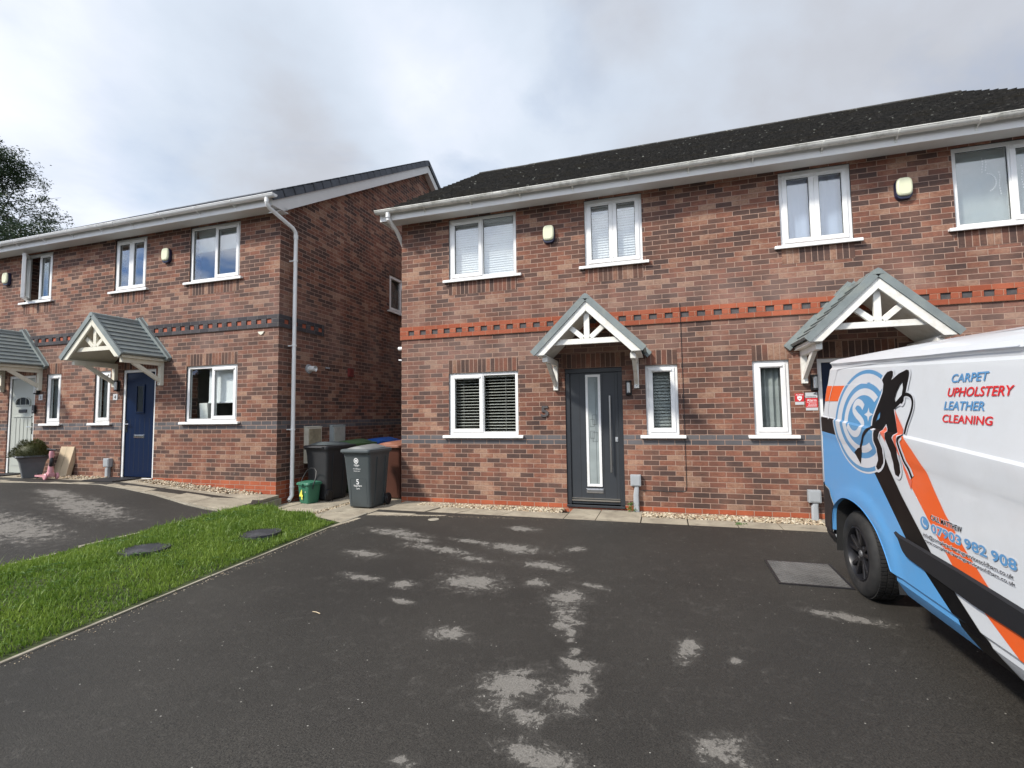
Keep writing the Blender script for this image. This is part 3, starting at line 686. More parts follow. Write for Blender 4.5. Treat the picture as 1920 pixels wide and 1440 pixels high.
def tile_roof(mb, T, x0, x1, y0, z0, y1, z1, gauge, tw, th, jit, stagger=.5):
    L = math.hypot(y1-y0, z1-z0); n = int(round(L/gauge)); uy, uz = (y1-y0)/L, (z1-z0)/L; ny, nz = -uz, uy
    nx = int(round((x1-x0)/tw)); tw = (x1-x0)/nx
    for i in range(n):
        s0, s1 = L*i/n-.012, L*(i+1)/n+.01; xo = -tw*stagger if i % 2 else 0
        for j in range(nx+(1 if i % 2 else 0)):
            a = x0+xo+j*tw; b = a+tw
            a, b = max(a, x0), min(b, x1)
            if b-a < .02: continue
            j0 = random.uniform(-jit, jit); h0 = th+random.uniform(0, jit); h1 = .004; s0_ = s0+j0; a += .0015; b -= .0015
            P = lambda x, s, h: (x, y0+uy*s+ny*h, z0+uz*s+nz*h)
            tl = random.uniform(-jit, jit)*.6
            t = [P(a, s0_, h0+tl), P(b, s0_, h0-tl), P(b, s1, h1), P(a, s1, h1)]; d = [P(a, s0_, -.01), P(b, s0_, -.01), P(b, s1, -.01), P(a, s1, -.01)]
            i_ = [mb.vert(p) for p in t]; k_ = [mb.vert(p) for p in d]
            mb.face(i_); mb.face((k_[0], k_[1], i_[1], i_[0])); mb.face((k_[1], k_[2], i_[2], i_[1])); mb.face((k_[3], k_[0], i_[0], i_[3]))

def porch(H, T, cx, tone='cream', label=None):
    D = .86; hw = .76; za, ze = 3.075, 2.335; sl = (za-ze)/hw; L = math.hypot(hw, za-ze)
    mb = MB(T)
    for sd in (-1, 1):
        n = 9; nx_, nz_ = sl/math.hypot(1, sl), 1/math.hypot(1, sl)
        P = lambda y, t, h: (cx+sd*((1-t)*hw+nx_*h), y, ze+(za-ze)*t+nz_*h)
        for i in range(n):
            t0, t1 = i/n, (i+1)/n+.01
            ia = [mb.vert(p) for p in (P(-D, t0, .026), P(0, t0, .026), P(0, t1, .006), P(-D, t1, .006))]; ib = [mb.vert(p) for p in (P(-D, t0, -.012), P(0, t0, -.012), P(0, t1, -.012), P(-D, t1, -.012))]
            mb.face(ia); mb.face(ib[::-1])
            for k in range(4): mb.face((ib[k], ib[(k+1) % 4], ia[(k+1) % 4], ia[k]))
        # verge trim at the front and cladding upstand against the wall
        f0 = (cx+sd*(hw+.012), -D-.012, ze-.03); f1 = (cx, -D-.012, za-.005)
        mb.bar(f0, f1, .03, .085, (0, 0, 1)); 
        mb.bar((cx+sd*(hw+.05), -.035, ze-.03), (cx, -.035, za+.055), .07, .085)
        mb.bar((cx+sd*(hw+.05), -.004, ze-.015), (cx, -.004, za+.075), .008, .10)
    mb.prism([(cx-.055, -D-.03, za-.035), (cx-.04, -D-.03, za+.02), (cx, -D-.03, za+.04), (cx+.04, -D-.03, za+.02), (cx+.055, -D-.03, za-.035)], (0, D-.03, 0))
    for k in range(1, 4):
        y = -D+k*D/4; mb.prism([(cx-.06, y, za-.035), (cx-.044, y, za+.026), (cx, y, za+.046), (cx+.044, y, za+.026), (cx+.06, y, za-.035)], (0, .012, 0))
    root = mb.build('porch_canopy', M['grp'], H)
    if label: root['label'] = label
    cr = M['cream'] if tone == 'cream' else M['cream_white']
    u = MB(T)       # lining under the slopes, closed at the eaves
    for sd in (-1, 1):
        u.prism([(cx+sd*(hw-.06), -D+.05, ze-.045), (cx, -D+.05, za-.105), (cx, -D+.05, za-.085), (cx+sd*(hw-.045), -D+.05, ze-.02)], (0, D-.055, 0))
        u.box(min(cx+sd*(hw-.17), cx+sd*(hw-.04)), max(cx+sd*(hw-.17), cx+sd*(hw-.04)), -D+.05, -.002, ze-.060, ze-.046)
    u.build('lining', cr, root)
    b = MB(T)       # barge boards
    for sd in (-1, 1):
        x0, x1 = cx+sd*(hw-.035), cx
        b.prism([(x0, -D-.005, ze-.055), (x0-sd*.12, -D-.005, ze-.055), (cx, -D-.005, za-.200), (cx, -D-.005, za-.055), (x0, -D-.005, ze+.0)], (0, .035, 0))
    b.build('barge_board', cr, root, bevel=.004)
    t = MB(T); y = -D+.055
    zc = ze+.085
    t.box(cx-.50, cx+.50, y, y+.045, zc, zc+.075); t.box(cx-.038, cx+.038, y-.002, y+.045, zc+.075, za-.17)
    for sd in (-1, 1): t.bar((cx+sd*.05, y+.022, zc+.085), (cx+sd*.315, y+.022, zc+.315), .044, .068)
    t.build('truss', cr, root, bevel=.003)
    for sd in (-1, 1):
        k = MB(T); xx = cx+sd*.615
        k.box(xx-.035, xx+.035, -.068, -.001, 1.82, ze-.14); k.box(xx-.036, xx+.036, -D+.10, -.002, ze-.14, ze-.062)
        k.bar((xx, -.04, 1.90), (xx, -D+.30, ze-.12), .052, .07)
        k.build('bracket', cr, root, bevel=.003)
        p = MB(T); p.lathe([(.001, -.0725), (.009, -.0725), (.009, -.066)], (xx, 0, 1.855), 'Y', 10); p.build('screw_cap', M['grey_box'], root)
    return root

def build_house(label, ox, oy, dz, sg, depth, roofmat, ridge_z, bandmats, dress, porches, old, doors, cols):
    H = thing('brick_house', label, 'house', (ox, oy, dz)); T = place(sg)
    A = dict(G1=(.90, 2.12, 1.12, 2.16), D=(2.89, 3.77, .06, 2.155), G2=(4.11, 4.57, 1.12, 2.16), U1=(.91, 2.12, 3.755, 4.82), U2=(3.25, 4.13, 3.755, 4.82))
    mir = lambda r: (HW-r[1], HW-r[0], r[2], r[3])
    O = {k+'a': v for k, v in A.items()}; O.update({k+'b': mir(v) for k, v in A.items()})
    # --- walls
    zb, zt = -.55, 4.95
    xs = sorted({0, HW}|{v[i] for v in O.values() for i in (0, 1)}); zs = sorted({zb, zt}|{v[i] for v in O.values() for i in (2, 3)})
    mb = MB(T)
    inside = lambda x, z: any(a < x < b and c < z < d for a, b, c, d in O.values())
    for xa, xb in zip(xs, xs[1:]):
        for z_a, z_b in zip(zs, zs[1:]):
            if not inside((xa+xb)/2, (z_a+z_b)/2): mb.poly([(xa, 0, z_a), (xb, 0, z_a), (xb, 0, z_b), (xa, 0, z_b)])
    for a, b, c, d in O.values():
        mb.poly([(a, 0, c), (a, .25, c), (a, .25, d), (a, 0, d)]); mb.poly([(b, 0, c), (b, .25, c), (b, .25, d), (b, 0, d)])
        mb.poly([(a, 0, d), (a, .25, d), (b, .25, d), (b, 0, d)]); mb.poly([(a, 0, c), (a, .25, c), (b, .25, c), (b, 0, c)])
    yr = depth/2; zr = ridge_z-.14; sw = [] if not cols.get('side_window') else [cols['side_window']]
    def gable(X, wins):
        ys_ = sorted({0, depth}|{w_[i] for w_ in wins for i in (0, 1)}); zz = sorted({zb, zt}|{w_[i] for w_ in wins for i in (2, 3)})
        for a, b in zip(ys_, ys_[1:]):
            for c, d in zip(zz, zz[1:]):
                if not any(w_[0] < (a+b)/2 < w_[1] and w_[2] < (c+d)/2 < w_[3] for w_ in wins): mb.poly([(X, a, c), (X, b, c), (X, b, d), (X, a, d)])
        mb.poly([(X, 0, zt), (X, depth, zt), (X, yr, zr)])
        for w_ in wins: mb.poly([(X, w_[0], w_[2]), (X+.2, w_[0], w_[2]), (X+.2, w_[0], w_[3]), (X, w_[0], w_[3])]); mb.poly([(X, w_[1], w_[2]), (X+.2, w_[1], w_[2]), (X+.2, w_[1], w_[3]), (X, w_[1], w_[3])])
    gable(0, sw); gable(HW, [])
    mb.poly([(0, depth, zb), (HW, depth, zb), (HW, depth, zt), (0, depth, zt)])
    mb.build('wall', M['brick'], H)
    # rooms behind the glass
    mb = MB(T)
    for xx in (.26, MID, HW-.26, 2.6, HW-2.6): mb.box(xx-.05, xx+.05, .26, 3.2, 0, 4.9)
    mb.box(.2, HW-.2, 3.2, 3.3, 0, 4.9)
    for z in (.0, 2.42, 4.88): mb.box(.2, HW-.2, .26, 3.2, z, z+.06)
    mb.build('interior', M['plaster'], H)
    # --- soldier courses
    def soldier(a, b, z):
        m = MB(T); m.box(a, b, -.003, .004, 0, .225); return m.build('soldier_course', M['soldier'], H, loc=(0, 0, z))
    for s in ('a', 'b'):
        a, b, c, d = O['G1'+s]; soldier(a, b+.003, d)
        a, b, c, d = O['G2'+s]; soldier(a-.0, b+.0, d)
        a, b, c, d = O['D'+s]; soldier(a-.05, b+.05, d+.003)
        for k in ('U1', 'U2'): a, b, c, d = O[k+s]; soldier(a, b, c-.034-.225)
    # --- dentil band
    bm_, inm = bandmats; mb = MB(T); z0 = 2.775; pr = -.022
    rng = [(-.022, HW+.022)]
    mb.box(-.022, HW+.022, pr, .0, z0, z0+.072); mb.box(-.022, HW+.022, pr, .0, z0+.153, z0+.225)
    x = -.022; first = .199-.056
    while x < HW:
        e = first if x < 0 else x+.113
        mb.box(x, min(e, HW+.022), pr, .0, z0+.072, z0+.153); x = e+.112
    # return along the visible side
    LR = 1.18
    mb.box(-.022, 0, 0, LR, z0, z0+.072); mb.box(-.022, 0, 0, LR, z0+.153, z0+.225); y = 0.0
    while y < LR: mb.box(-.022, 0, y, min(y+.113, LR), z0+.072, z0+.153); y += .225
    mb.build('dentil_band', M[bm_], H, bevel=.003)
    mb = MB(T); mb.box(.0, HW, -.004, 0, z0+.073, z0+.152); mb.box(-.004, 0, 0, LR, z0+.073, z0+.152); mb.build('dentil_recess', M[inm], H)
    # --- roof
    eY, eZ = -.40, ridge_z-(ridge_z-4.97)*1.0; vo = .05 if old else .16
    mb = MB(T)
    if old: par = dict(gauge=.26, tw=.20, th=.034, jit=.010)
    else: par = dict(gauge=.29, tw=.33, th=.022, jit=.002)
    tile_roof(mb, T, -vo, HW+vo, eY, eZ, yr, ridge_z-.02, **par)
    nf = len(mb.f)
    L2 = MB(T); 
    L2.poly([(-vo+.01, depth-eY, eZ), (HW+vo-.01, depth-eY, eZ), (HW+vo-.01, yr, ridge_z-.02), (-vo+.01, yr, ridge_z-.02)])
    L2.poly([(-vo+.01, eY+.02, eZ-.012), (HW+vo-.01, eY+.02, eZ-.012), (HW+vo-.01, yr, ridge_z-.05), (-vo+.01, yr, ridge_z-.05)])
    o_ = len(mb.v); mb.v += L2.v; mb.f += [tuple(q+o_ for q in f) for f in L2.f]; mb.mi += [0]*2
    roof = mb.build('roof', roofmat, H)
    mb = MB(T); n = int((HW+2*vo)/.44)
    for k in range(n):
        a = -vo+(HW+2*vo)*k/n; b = -vo+(HW+2*vo)*(k+1)/n-.006; jz = random.uniform(-.004, .004)
        ring = lambda x, sc: [(x, yr+math.cos(R(t))*.120*sc, ridge_z-.075+jz+math.sin(R(t))*.085*sc) for t in (-12, 20, 50, 75, 105, 130, 160, 192)]
        mb.loft([ring(a, 1), ring(b, 1)])
    mb.build('ridge_tiles', roofmat, roof, smooth=False)
    if not old:   # dry verge caps
        mb = MB(T); L = math.hypot(yr-eY, ridge_z-eZ); n = 23; uy, uz = (yr-eY)/L, (ridge_z-.0-eZ)/L
        for k in range(n):
            s0, s1 = L*k/n, L*(k+1)/n; P = lambda s, h: (eY+uy*s-uz*h, eZ+uz*s+uy*h)
            for X0, X1 in ((-vo-.028, -vo+.0), ):
                a = P(s0-.01, .058), P(s1+.01, .040), P(s1+.01, -.095), P(s0-.01, -.095)
                mb.prism([(X0, p[0], p[1]) for p in a], (X1-X0, 0, 0)); 
                a = P(s0-.01, .058), P(s1+.01, .040), P(s1+.01, .028), P(s0-.01, .044)
                mb.prism([(X0, p[0], p[1]) for p in a], (.13, 0, 0))
            y0b = 2*yr
            a = [(X0, 2*yr-p[0], p[1]) for p in (P(s0, .05), P(s1, .05), P(s1, -.06), P(s0, -.06))]; mb.prism(a, (.028, 0, 0))
        mb.build('verge_cap', M['slate'], roof)
        mb = MB(T)
        for (ya, za), (yb, zb_) in (((eY+.12, eZ-.0), (yr, ridge_z-.06)), ((depth-eY, eZ), (yr, ridge_z-.06))):
            mb.prism([(-vo+.002, ya, za-.03), (-vo+.002, ya, za-.168), (-vo+.002, ya+(.18 if ya < yb else -.18), za-.168), (-vo+.002, yb, zb_-.26), (-vo+.002, yb, zb_-.05)], (.022, 0, 0))
            mb.prism([(-vo+.024, ya, za-.26), (-vo+.024, ya, za-.245), (-vo+.024, yb, zb_-.235), (-vo+.024, yb, zb_-.25)], (vo-.026, 0, 0))
        mb.prism([(-vo+.001, eY+.06, eZ+.02), (-vo+.001, eY+.06, 4.80), (-vo+.001, -.10, 4.80), (-vo+.001, -.10, eZ+.15)], (.0215, 0, 0)); mb.box(-vo+.02, 0, eY+.06, .03, 4.80, 4.815)
        mb.build('barge_board', M['soffit'], roof)
    # --- eaves
    mb = MB(T); xe = .22 if old else .158
    mb.box(-xe, HW+xe, -.335, 0.0, 4.850, 4.862)
    for k in range(int(HW/.6)+1): pass
    mb.build('soffit', M['soffit'], H)
    mb = MB(T); mb.box(-xe, HW+xe, -.355, -.336, 4.800, 4.985)
    if old:
        mb.box(-xe, -xe+.02, -.335, 0.05, 4.805, 4.95)
        pass
    fas = mb.build('fascia', M['soffit'], H)
    mb = MB(T); ns = []
    gm = M['gutter_old'] if old else M['upvc']
    prof = [(math.cos(R(a)), math.sin(R(a))) for a in range(180, 361, 20)]
    ga, gb = (-.26 if old else -.27), HW+.26; gy, gz, gr = -.425, 4.955, .058
    mb.loft([[(x, gy+c*gr, gz+s*gr) for c, s in prof]+[(x, gy-c*(gr-.004), gz+s*(gr-.004)) for c, s in prof] for x in (ga, gb)])
    for x in (ga, gb): mb.prism([(x, gy+c*gr, gz+s*gr) for c, s in prof], (.006, 0, 0))
    mb.box(ga, gb, gy-gr-.004, gy-gr+.004, gz-.008, gz+.002)
    gut = mb.build('gutter', gm, H, smooth=True)
    brs = [.65+.83*k for k in range(12)]; jn = [1.95, 5.45, 8.2] if old else [3.6, 7.1]
    for x in brs:
        mb = MB(T); mb.loft([[(xx, gy+c*(gr+.006), gz+s*(gr+.006)) for c, s in prof] for xx in (x-.012, x+.012)], cap=True, close=False)
        mb.loft([[(xx, gy+c*(gr+.006), gz+s*(gr+.006)) for c, s in prof] for xx in (x+.012, x+.0121)], cap=False, close=False)
        mb.bar((x, gy+.01, gz-gr-.004), (x, -.357, gz-gr-.035), .020, .008); mb.box(x-.014, x+.014, -.362, -.3555, gz-gr-.06, gz); mb.build('bracket', gm, gut)
    for x in jn:
        mb = MB(T)
        for xx, w_, q in ((x, .075, .004), (x-.075, .014, .009), (x+.075, .014, .009)):
            mb.loft([[(xk, gy+c*(gr+q), gz+s*(gr+q)) for c, s in prof]+[(xk, gy-c*(gr-.002), gz+s*(gr-.002)) for c, s in prof] for xk in (xx-w_, xx+w_)])
        mb.build('union', gm, gut)
    # --- downpipe
    rp = .034
    if not old:
        xk = -.20+.0; mb = MB(T)
        mb.tube([(-.10, gy, gz-.05), (-.10, gy, gz-.13)], .040, 12); mb.tube([(-.10, gy, gz-.10), (-.10, gy, gz-.14), (-.10, gy+.06, gz-.20), (-.12, .17, gz-.36), (-.125, .23, gz-.42), (-.125, .24, gz-.50), (-.125, .24, -.19)], rp, 12)
        mb.tube([(-.125, .24, -.05), (-.125, .24, -.20), (-.125, .17, -.27)], .036, 12, cap=False); mb.tube([(-.125, .24, -.03), (-.125, .24, -.06)], .041, 12); mb.tube([(-.125, .24, gz-.47), (-.125, .24, gz-.54)], .041, 12)
        dp = mb.build('downpipe', M['upvc'], H, smooth=True)
        for z in (4.0, 2.45, .95):
            mb = MB(T); mb.tube([(-.125, .24, z), (-.125, .24, z+.03)], .042, 12); mb.box(-.125, .0, .225, .255, z+.005, z+.025); mb.build('clip', M['upvc'], dp)
    else:
        mb = MB(T); mb.tube([(-.02, gy, gz-.05), (-.02, gy, gz-.13)], .040, 12); mb.tube([(-.02, gy, gz-.10), (-.02, gy, gz-.15), (-.02, -.15, gz-.26), (-.06, .28, gz-.52), (-.06, .34, gz-.62), (-.06, .34, -.02)], rp, 12)
        mb.build('downpipe', M['upvc'], H, smooth=True)
    # --- windows
    def lights(r, kind, flip):
        a, b = r[0]+.055, r[1]-.055
        if kind == 'one': return [(a, b, 'sash')]
        if kind == 'two': m = (a+b)/2; return [(a, m, 'sash'), (m, b, 'sash')]
        m = a+(b-a)*.497; L_ = [(a, m, 'sash'), (m, b, 'fixed')]
        return L_ if not flip else [(a, a+(b-a)*.503, 'fixed'), (a+(b-a)*.503, b, 'sash')]
    for s in ('a', 'b'):
        for k, kind in (('G1', 'big'), ('G2', 'one'), ('U1', 'big'), ('U2', 'two')):
            r = O[k+s]; op = None
            if k+s in dress.get('open', ()): op = 1
            window(H, T, 'window', *r, lights(r, kind, s == 'b'), dress.get(k+s), open_light=op)
    if sw:
        y0, y1, c, d = sw[0]
        T2 = T @ Matrix.Rotation(-math.pi/2, 4, 'Z')
        window(H, T2, 'window', -y1, -y0, c, d, [(-y1+.055, (-y0-y1)/2, 'fixed'), ((-y0-y1)/2, -y0-.055, 'sash')], curtain(M['curtain_grey'], x_rng=(0, 1)))
        m = MB(T); m.box(-.003, .0, y0, y1, d, d+.225); m.box(-.003, 0, y0, y1, c-.26, c-.034); m.build('soldier_course', M['soldier'], H)
    for s, cx in zip(('a', 'b'), porches): porch(H, T, cx[0], cx[1])
    for s, fn in zip(('a', 'b'), doors): fn(H, T, O['D'+s])
    return H, T

# --- doors
def frame_door(H, T, r, mat, dmat, thick=.06):
    a, b, c, d = r; mb = MB(T); y = .03
    mb.box(a, b, y-.01, y+.06, d-thick, d); mb.box(a, a+thick, y-.01, y+.06, c, d-thick); mb.box(b-thick, b, y-.01, y+.06, c, d-thick); mb.box(a-.0, b+.0, -.03, y+.06, c-.035, c)
    f = mb.build('door_frame', mat, H, bevel=.005)
    m = MB(T); m.box(a+thick+.004, b-thick-.004, y+.012, y+.055, c+.01, d-thick-.004); dd = m.build('door', dmat, H, bevel=.003)
    s = MB(T)
    for q in ((a+thick-.001, a+thick+.004, c, d-thick), (b-thick-.004, b-thick+.001, c, d-thick), (a+thick, b-thick, d-thick-.004, d-thick+.001)): s.box(q[0], q[1], y+.004, y+.03, q[2], q[3])
    s.build('seal', M['seal'], dd)
    return f, dd, y+.012
def door_anthracite(H, T, r):
    a, b, c, d = r; f, dd, y = frame_door(H, T, r, M['anth_frame'], M['anthracite'], .07)
    x0 = a+.07; g = MB(T)
    for k in range(1, 5): xx = x0+.18*k-.03; g.box(xx-.0025, xx+.0025, y-.0015, y+.001, c+.02, d-.08)
    g.build('groove', M['seal'], dd)
    m = MB(T); m.box(3.205, 3.43, y-.018, y-.001, 2.012, 2.055)
    X0, X1, Z0, Z1 = 3.205, 3.435, .335, 2.055; w_ = .038
    m = MB(T)
    for q in ((X0, X1, Z1-w_, Z1), (X0, X1, Z0, Z0+w_), (X0, X0+w_, Z0+w_, Z1-w_), (X1-w_, X1, Z0+w_, Z1-w_)): m.box(q[0], q[1], y-.016, y-.001, q[2], q[3])
    m.build('glazing_frame', M['upvc'], dd, bevel=.004)
    m = MB(T); m.box(X0+w_, X1-w_, y-.006, y-.002, Z0+w_, Z1-w_); m.build('pane', M['frost'], dd)
    m = MB(T); t = .003; yy = y-.0085; cx = (X0+X1)/2
    def ln(xa, xb, za, zb): m.box(min(xa, xb)-t/2, max(xa, xb)+t/2, yy, yy+.002, min(za, zb)-t/2, max(za, zb)+t/2)
    ln(cx+.035, cx+.035, Z0+.05, 1.43); ln(cx+.035, cx+.035, 1.30, Z1-.12); ln(cx+.055, cx+.055, 1.5, Z1-.06)
    for (xa, xb, za, zb) in ((cx-.015, cx+.05, 1.28, 1.43), (cx-.055, cx+.01, 1.25, 1.36), (cx-.015, cx+.06, 1.02, 1.16), (cx-.05, cx+.01, 1.07, 1.18)):
        ln(xa, xb, za, za); ln(xa, xb, zb, zb); ln(xa, xa, za, zb); ln(xb, xb, za, zb)
    m.build('leading', M['dark_metal'], dd)
    h = MB(T); h.tube([(3.578, y-.055, .56), (3.578, y-.055, 1.72)], .013, 12); 
    for z in (.70, 1.58): h.tube([(3.578, y, z), (3.578, y-.055, z)], .008, 8)
    h.build('pull_handle', M['steel'], dd, smooth=True)
    l = MB(T); l.box(3.645, 3.685, y-.012, y, 1.02, 1.09); l.lathe([(.001, -.02), (.012, -.02), (.012, 0)], (3.665, y, 1.055), 'Y', 12); l.build('lock', M['grey_box'], dd, bevel=.003)
    p = MB(T); p.box(3.19, 3.45, y-.010, y-.001, .235, .305); p.box(3.20, 3.44, y-.018, y-.010, .250, .292); p.build('letterbox', M['chrome'], dd, bevel=.003)
    q = MB(T); q.box(a+.075, b-.075, y-.022, y-.001, c+.055, c+.075); q.box(a+.075, b-.075, y-.014, y-.001, c+.09, c+.10); q.build('weather_bar', M['steel'], dd)
    return dd
def door_navy(H, T, r, glass=True):
    a, b, c, d = r; f, dd, y = frame_door(H, T, r, M['upvc'], M['navy'], .055); x0, x1 = a+.06, b-.06; cx = (x0+x1)/2-.0
    g = MB(T)
    for k in range(1, 6): xx = x0+(x1-x0)*k/6; g.box(xx-.0025, xx+.0025, y-.001, y+.001, c+.1, 1.2); 
    g.build('groove', M['seal'], dd)
    m = MB(T); X0, X1, Z0, Z1 = cx-.115, cx+.115, 1.30, 1.86; w_ = .03
    for q in ((X0, X1, Z1-w_, Z1), (X0, X1, Z0, Z0+w_), (X0, X0+w_, Z0+w_, Z1-w_), (X1-w_, X1, Z0+w_, Z1-w_)): m.box(q[0], q[1], y-.016, y-.001, q[2], q[3])
    m.build('glazing_frame', M['navy'], dd, bevel=.004)
    m = MB(T); m.box(X0+w_, X1-w_, y-.006, y-.002, Z0+w_, Z1-w_); m.build('pane', M['glass_low'], dd)
    m = MB(T); m.box(X0+w_, X1-w_, y-.0018, y-.0008, Z0+w_, Z1-w_); m.build('pane_backing', M['black'], dd)
    p = MB(T); p.box(cx-.14, cx+.14, y-.010, y-.001, .82, .885); p.box(cx-.12, cx+.12, y-.018, y-.010, .835, .87); p.build('letterbox', M['chrome'], dd, bevel=.003)
    h = MB(T); hx = b-.10; h.box(hx-.016, hx+.016, y-.012, y, .93, 1.17); h.tube([(hx, y-.01, 1.09), (hx, y-.05, 1.09), (hx-.11, y-.05, 1.09)], .009, 8); h.build('handle', M['chrome'], dd)
    return dd
def door_sage(H, T, r):
    a, b, c, d = r; f, dd, y = frame_door(H, T, r, M['upvc'], M['sage'], .055); x0, x1 = a+.06, b-.06; cx = (x0+x1)/2
    m = MB(T); n = 12; zc, rr = 1.52, .24
    arch = [(cx-rr, y-.004, zc)]+[(cx-rr*math.cos(math.pi*k/n), y-.004, zc+.05+.13*math.sin(math.pi*k/n)) for k in range(n+1)]+[(cx+rr, y-.004, zc)]
    m.prism(arch, (0, .003, 0)); m.build('pane', M['glass_low'], dd)
    m = MB(T); m.prism([(p[0], y-.0008, p[2]) for p in arch], (0, .0006, 0)); m.build('pane_backing', M['black'], dd)
    m = MB(T)
    for p, q in zip(arch, arch[1:]): m.bar((p[0], y-.008, p[2]), (q[0], y-.008, q[2]), .02, .022, (0, 1, 0))
    m.bar((cx-rr, y-.008, zc), (cx+rr, y-.008, zc), .02, .03, (0, 1, 0))
    for k in (-1, 1): m.box(cx+k*.09-.004, cx+k*.09+.004, y-.010, y-.002, zc, zc+.16)
    m.build('glazing_frame', M['sage'], dd)
    m = MB(T); m.box(cx-.13, cx+.13, y-.014, y-.001, 1.36, 1.43); m.build('letterbox', M['black'], dd, bevel=.003)
    m = MB(T); m.box(cx-.30, cx+.30, y-.008, y-.0005, .22, .42)
    for k in range(5): xx = cx-.25+.125*k; m.box(xx-.048, xx+.048, y-.008, y-.0005, .50, 1.24)
    m.box(cx-.30, cx+.30, y-.018, y-.0005, 1.26, 1.29)
    m.build('panel', M['sage'], dd, bevel=.004)
    h = MB(T); hx = a+.10; h.box(hx-.014, hx+.014, y-.012, y, .90, 1.14); h.tube([(hx, y-.01, 1.05), (hx, y-.05, 1.05), (hx+.11, y-.05, 1.05)], .009, 8); h.build('handle', M['chrome'], dd)
    return dd
# ------------------------------------------------------------------ build the two pairs of houses
def icicles(fr, T, x0, x1, z0, z1):
    mb = MB(T); r_ = random.Random(4)
    for k in range(9):
        x = x0+.06+(x1-x0-.1)*r_.random(); z = z1-.1-r_.random()*.25
        for j in range(r_.randint(3, 9)): mb.box(x-.004+.006*math.sin(j), x+.004+.006*math.sin(j), .066, .070, z-j*.035-.018, z-j*.035)
    for k in range(14):
        a = -1.2+k*.2; x, z = x0+.33+.10*math.cos(a), z0+.55+.12*math.sin(a); mb.box(x-.006, x+.006, .066, .070, z-.006, z+.006)
    mb.build('hanging_ornament', M['white'], fr)
def room_bits(fr, T, x0, x1, z0, z1):
    mb = MB(T); mb.prism([(x1-.17, .13, z0), (x1-.36, .13, z0), (x1-.33, .13, z0+.32), (x1-.14, .13, z0+.32)], (0, .12, 0)); mb.build('ledge_lamp', M['cream_white'], fr)
dR = {'U1a': venetian(M['blind_white'], R(66), .040, .045), 'U2a': venetian(M['blind_white'], R(64), .040, .045), 'G1a': venetian(M['blind_dark'], R(12), .050, .045, .118),
      'G2a': venetian(M['blind_grey'], R(58), .048, .05), 'U2b': curtain(M['curtain_blue'], .010, .2), 'U1b': both(roller(M['net'], .99), icicles), 'G2b': curtain(M['curtain_grey'], .02, .09), 'G1b': curtain(M['curtain_grey'])}
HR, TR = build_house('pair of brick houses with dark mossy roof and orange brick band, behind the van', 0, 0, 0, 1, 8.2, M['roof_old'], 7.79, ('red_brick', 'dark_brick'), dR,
    [(3.37, 'cream_white'), (6.82, 'cream_white')], True, [door_anthracite, door_navy], {})
dL = {'U1a': both(roller(M['net'], .40, .14), curtain(M['curtain_blue'], .01, .2, .30, x_rng=(0, .25))), 'U2a': curtain(M['curtain_blue'], .012, .15, .25, x_rng=(0, .4)), 'G1a': both(roller(M['blind_white'], .66, .16, (0, .70)), room_bits),
      'G2a': curtain(M['curtain_grey'], .012, .1), 'G2b': curtain(M['curtain_grey'], .012, .1), 'U2b': curtain(M['curtain_grey'], .012, .1, x_rng=(0, .5)), 'U1b': curtain(M['curtain_grey']), 'G1b': curtain(M['curtain_grey']), 'open': ('U2b',)}
HL, TL = build_house('pair of brick houses with slate-grey roof and dark blue brick band, left of the passage', -2.065, -.648, .275, -1, 10.8, M['slate'], 8.47, ('blue_brick', 'red_inset'), dL,
    [(3.335, 'cream'), (6.805, 'cream')], False, [door_navy, door_sage], {'side_window': (3.62, 4.82, 3.80, 4.73)})
for h in (HR, HL):
    for c in h.children:
        if c.name.startswith('porch_canopy'): pass

# ------------------------------------------------------------------ fixtures on the walls (things of their own)
def alarm(x, y, z, label, turn=0):
    t = thing('alarm_box', label, 'alarm box', (x, y, z), 0, 'burglar alarm boxes under the eaves')
    def octo(w_, h_, y_): return [(math.copysign(abs(math.cos(a))**.55, math.cos(a))*w_/2, y_, math.copysign(abs(math.sin(a))**.62, math.sin(a))*h_/2) for a in [k*math.pi/14 for k in range(28)]]
    a = MB(); a.loft([octo(.20, .29, 0), octo(.20, .29, -.02), octo(.19, .28, -.055)]); a.build('base', M['alarm_blue'], t, bevel=.004)
    b = MB(); b.loft([[(p[0], p[1], p[2]+.018) for p in octo(.185, .25, -.055)], [(p[0], p[1], p[2]+.018) for p in octo(.175, .24, -.075)], [(p[0], p[1], p[2]+.018) for p in octo(.14, .20, -.086)]]); b.build('cover', M['alarm_cream'], t, bevel=.006)
    return t
alarm(2.682, 0, 4.335, 'cream alarm box on the brick between the two upstairs windows above the number 5')
alarm(7.47, 0, 4.35, 'cream alarm box high on the wall above the van')
alarm(-4.74, -.648, 4.61, 'cream alarm box upstairs to the right of the narrow window above the navy door')
alarm(-9.52, -.648, 4.61, 'cream alarm box at the left edge of the photo beside the open window')

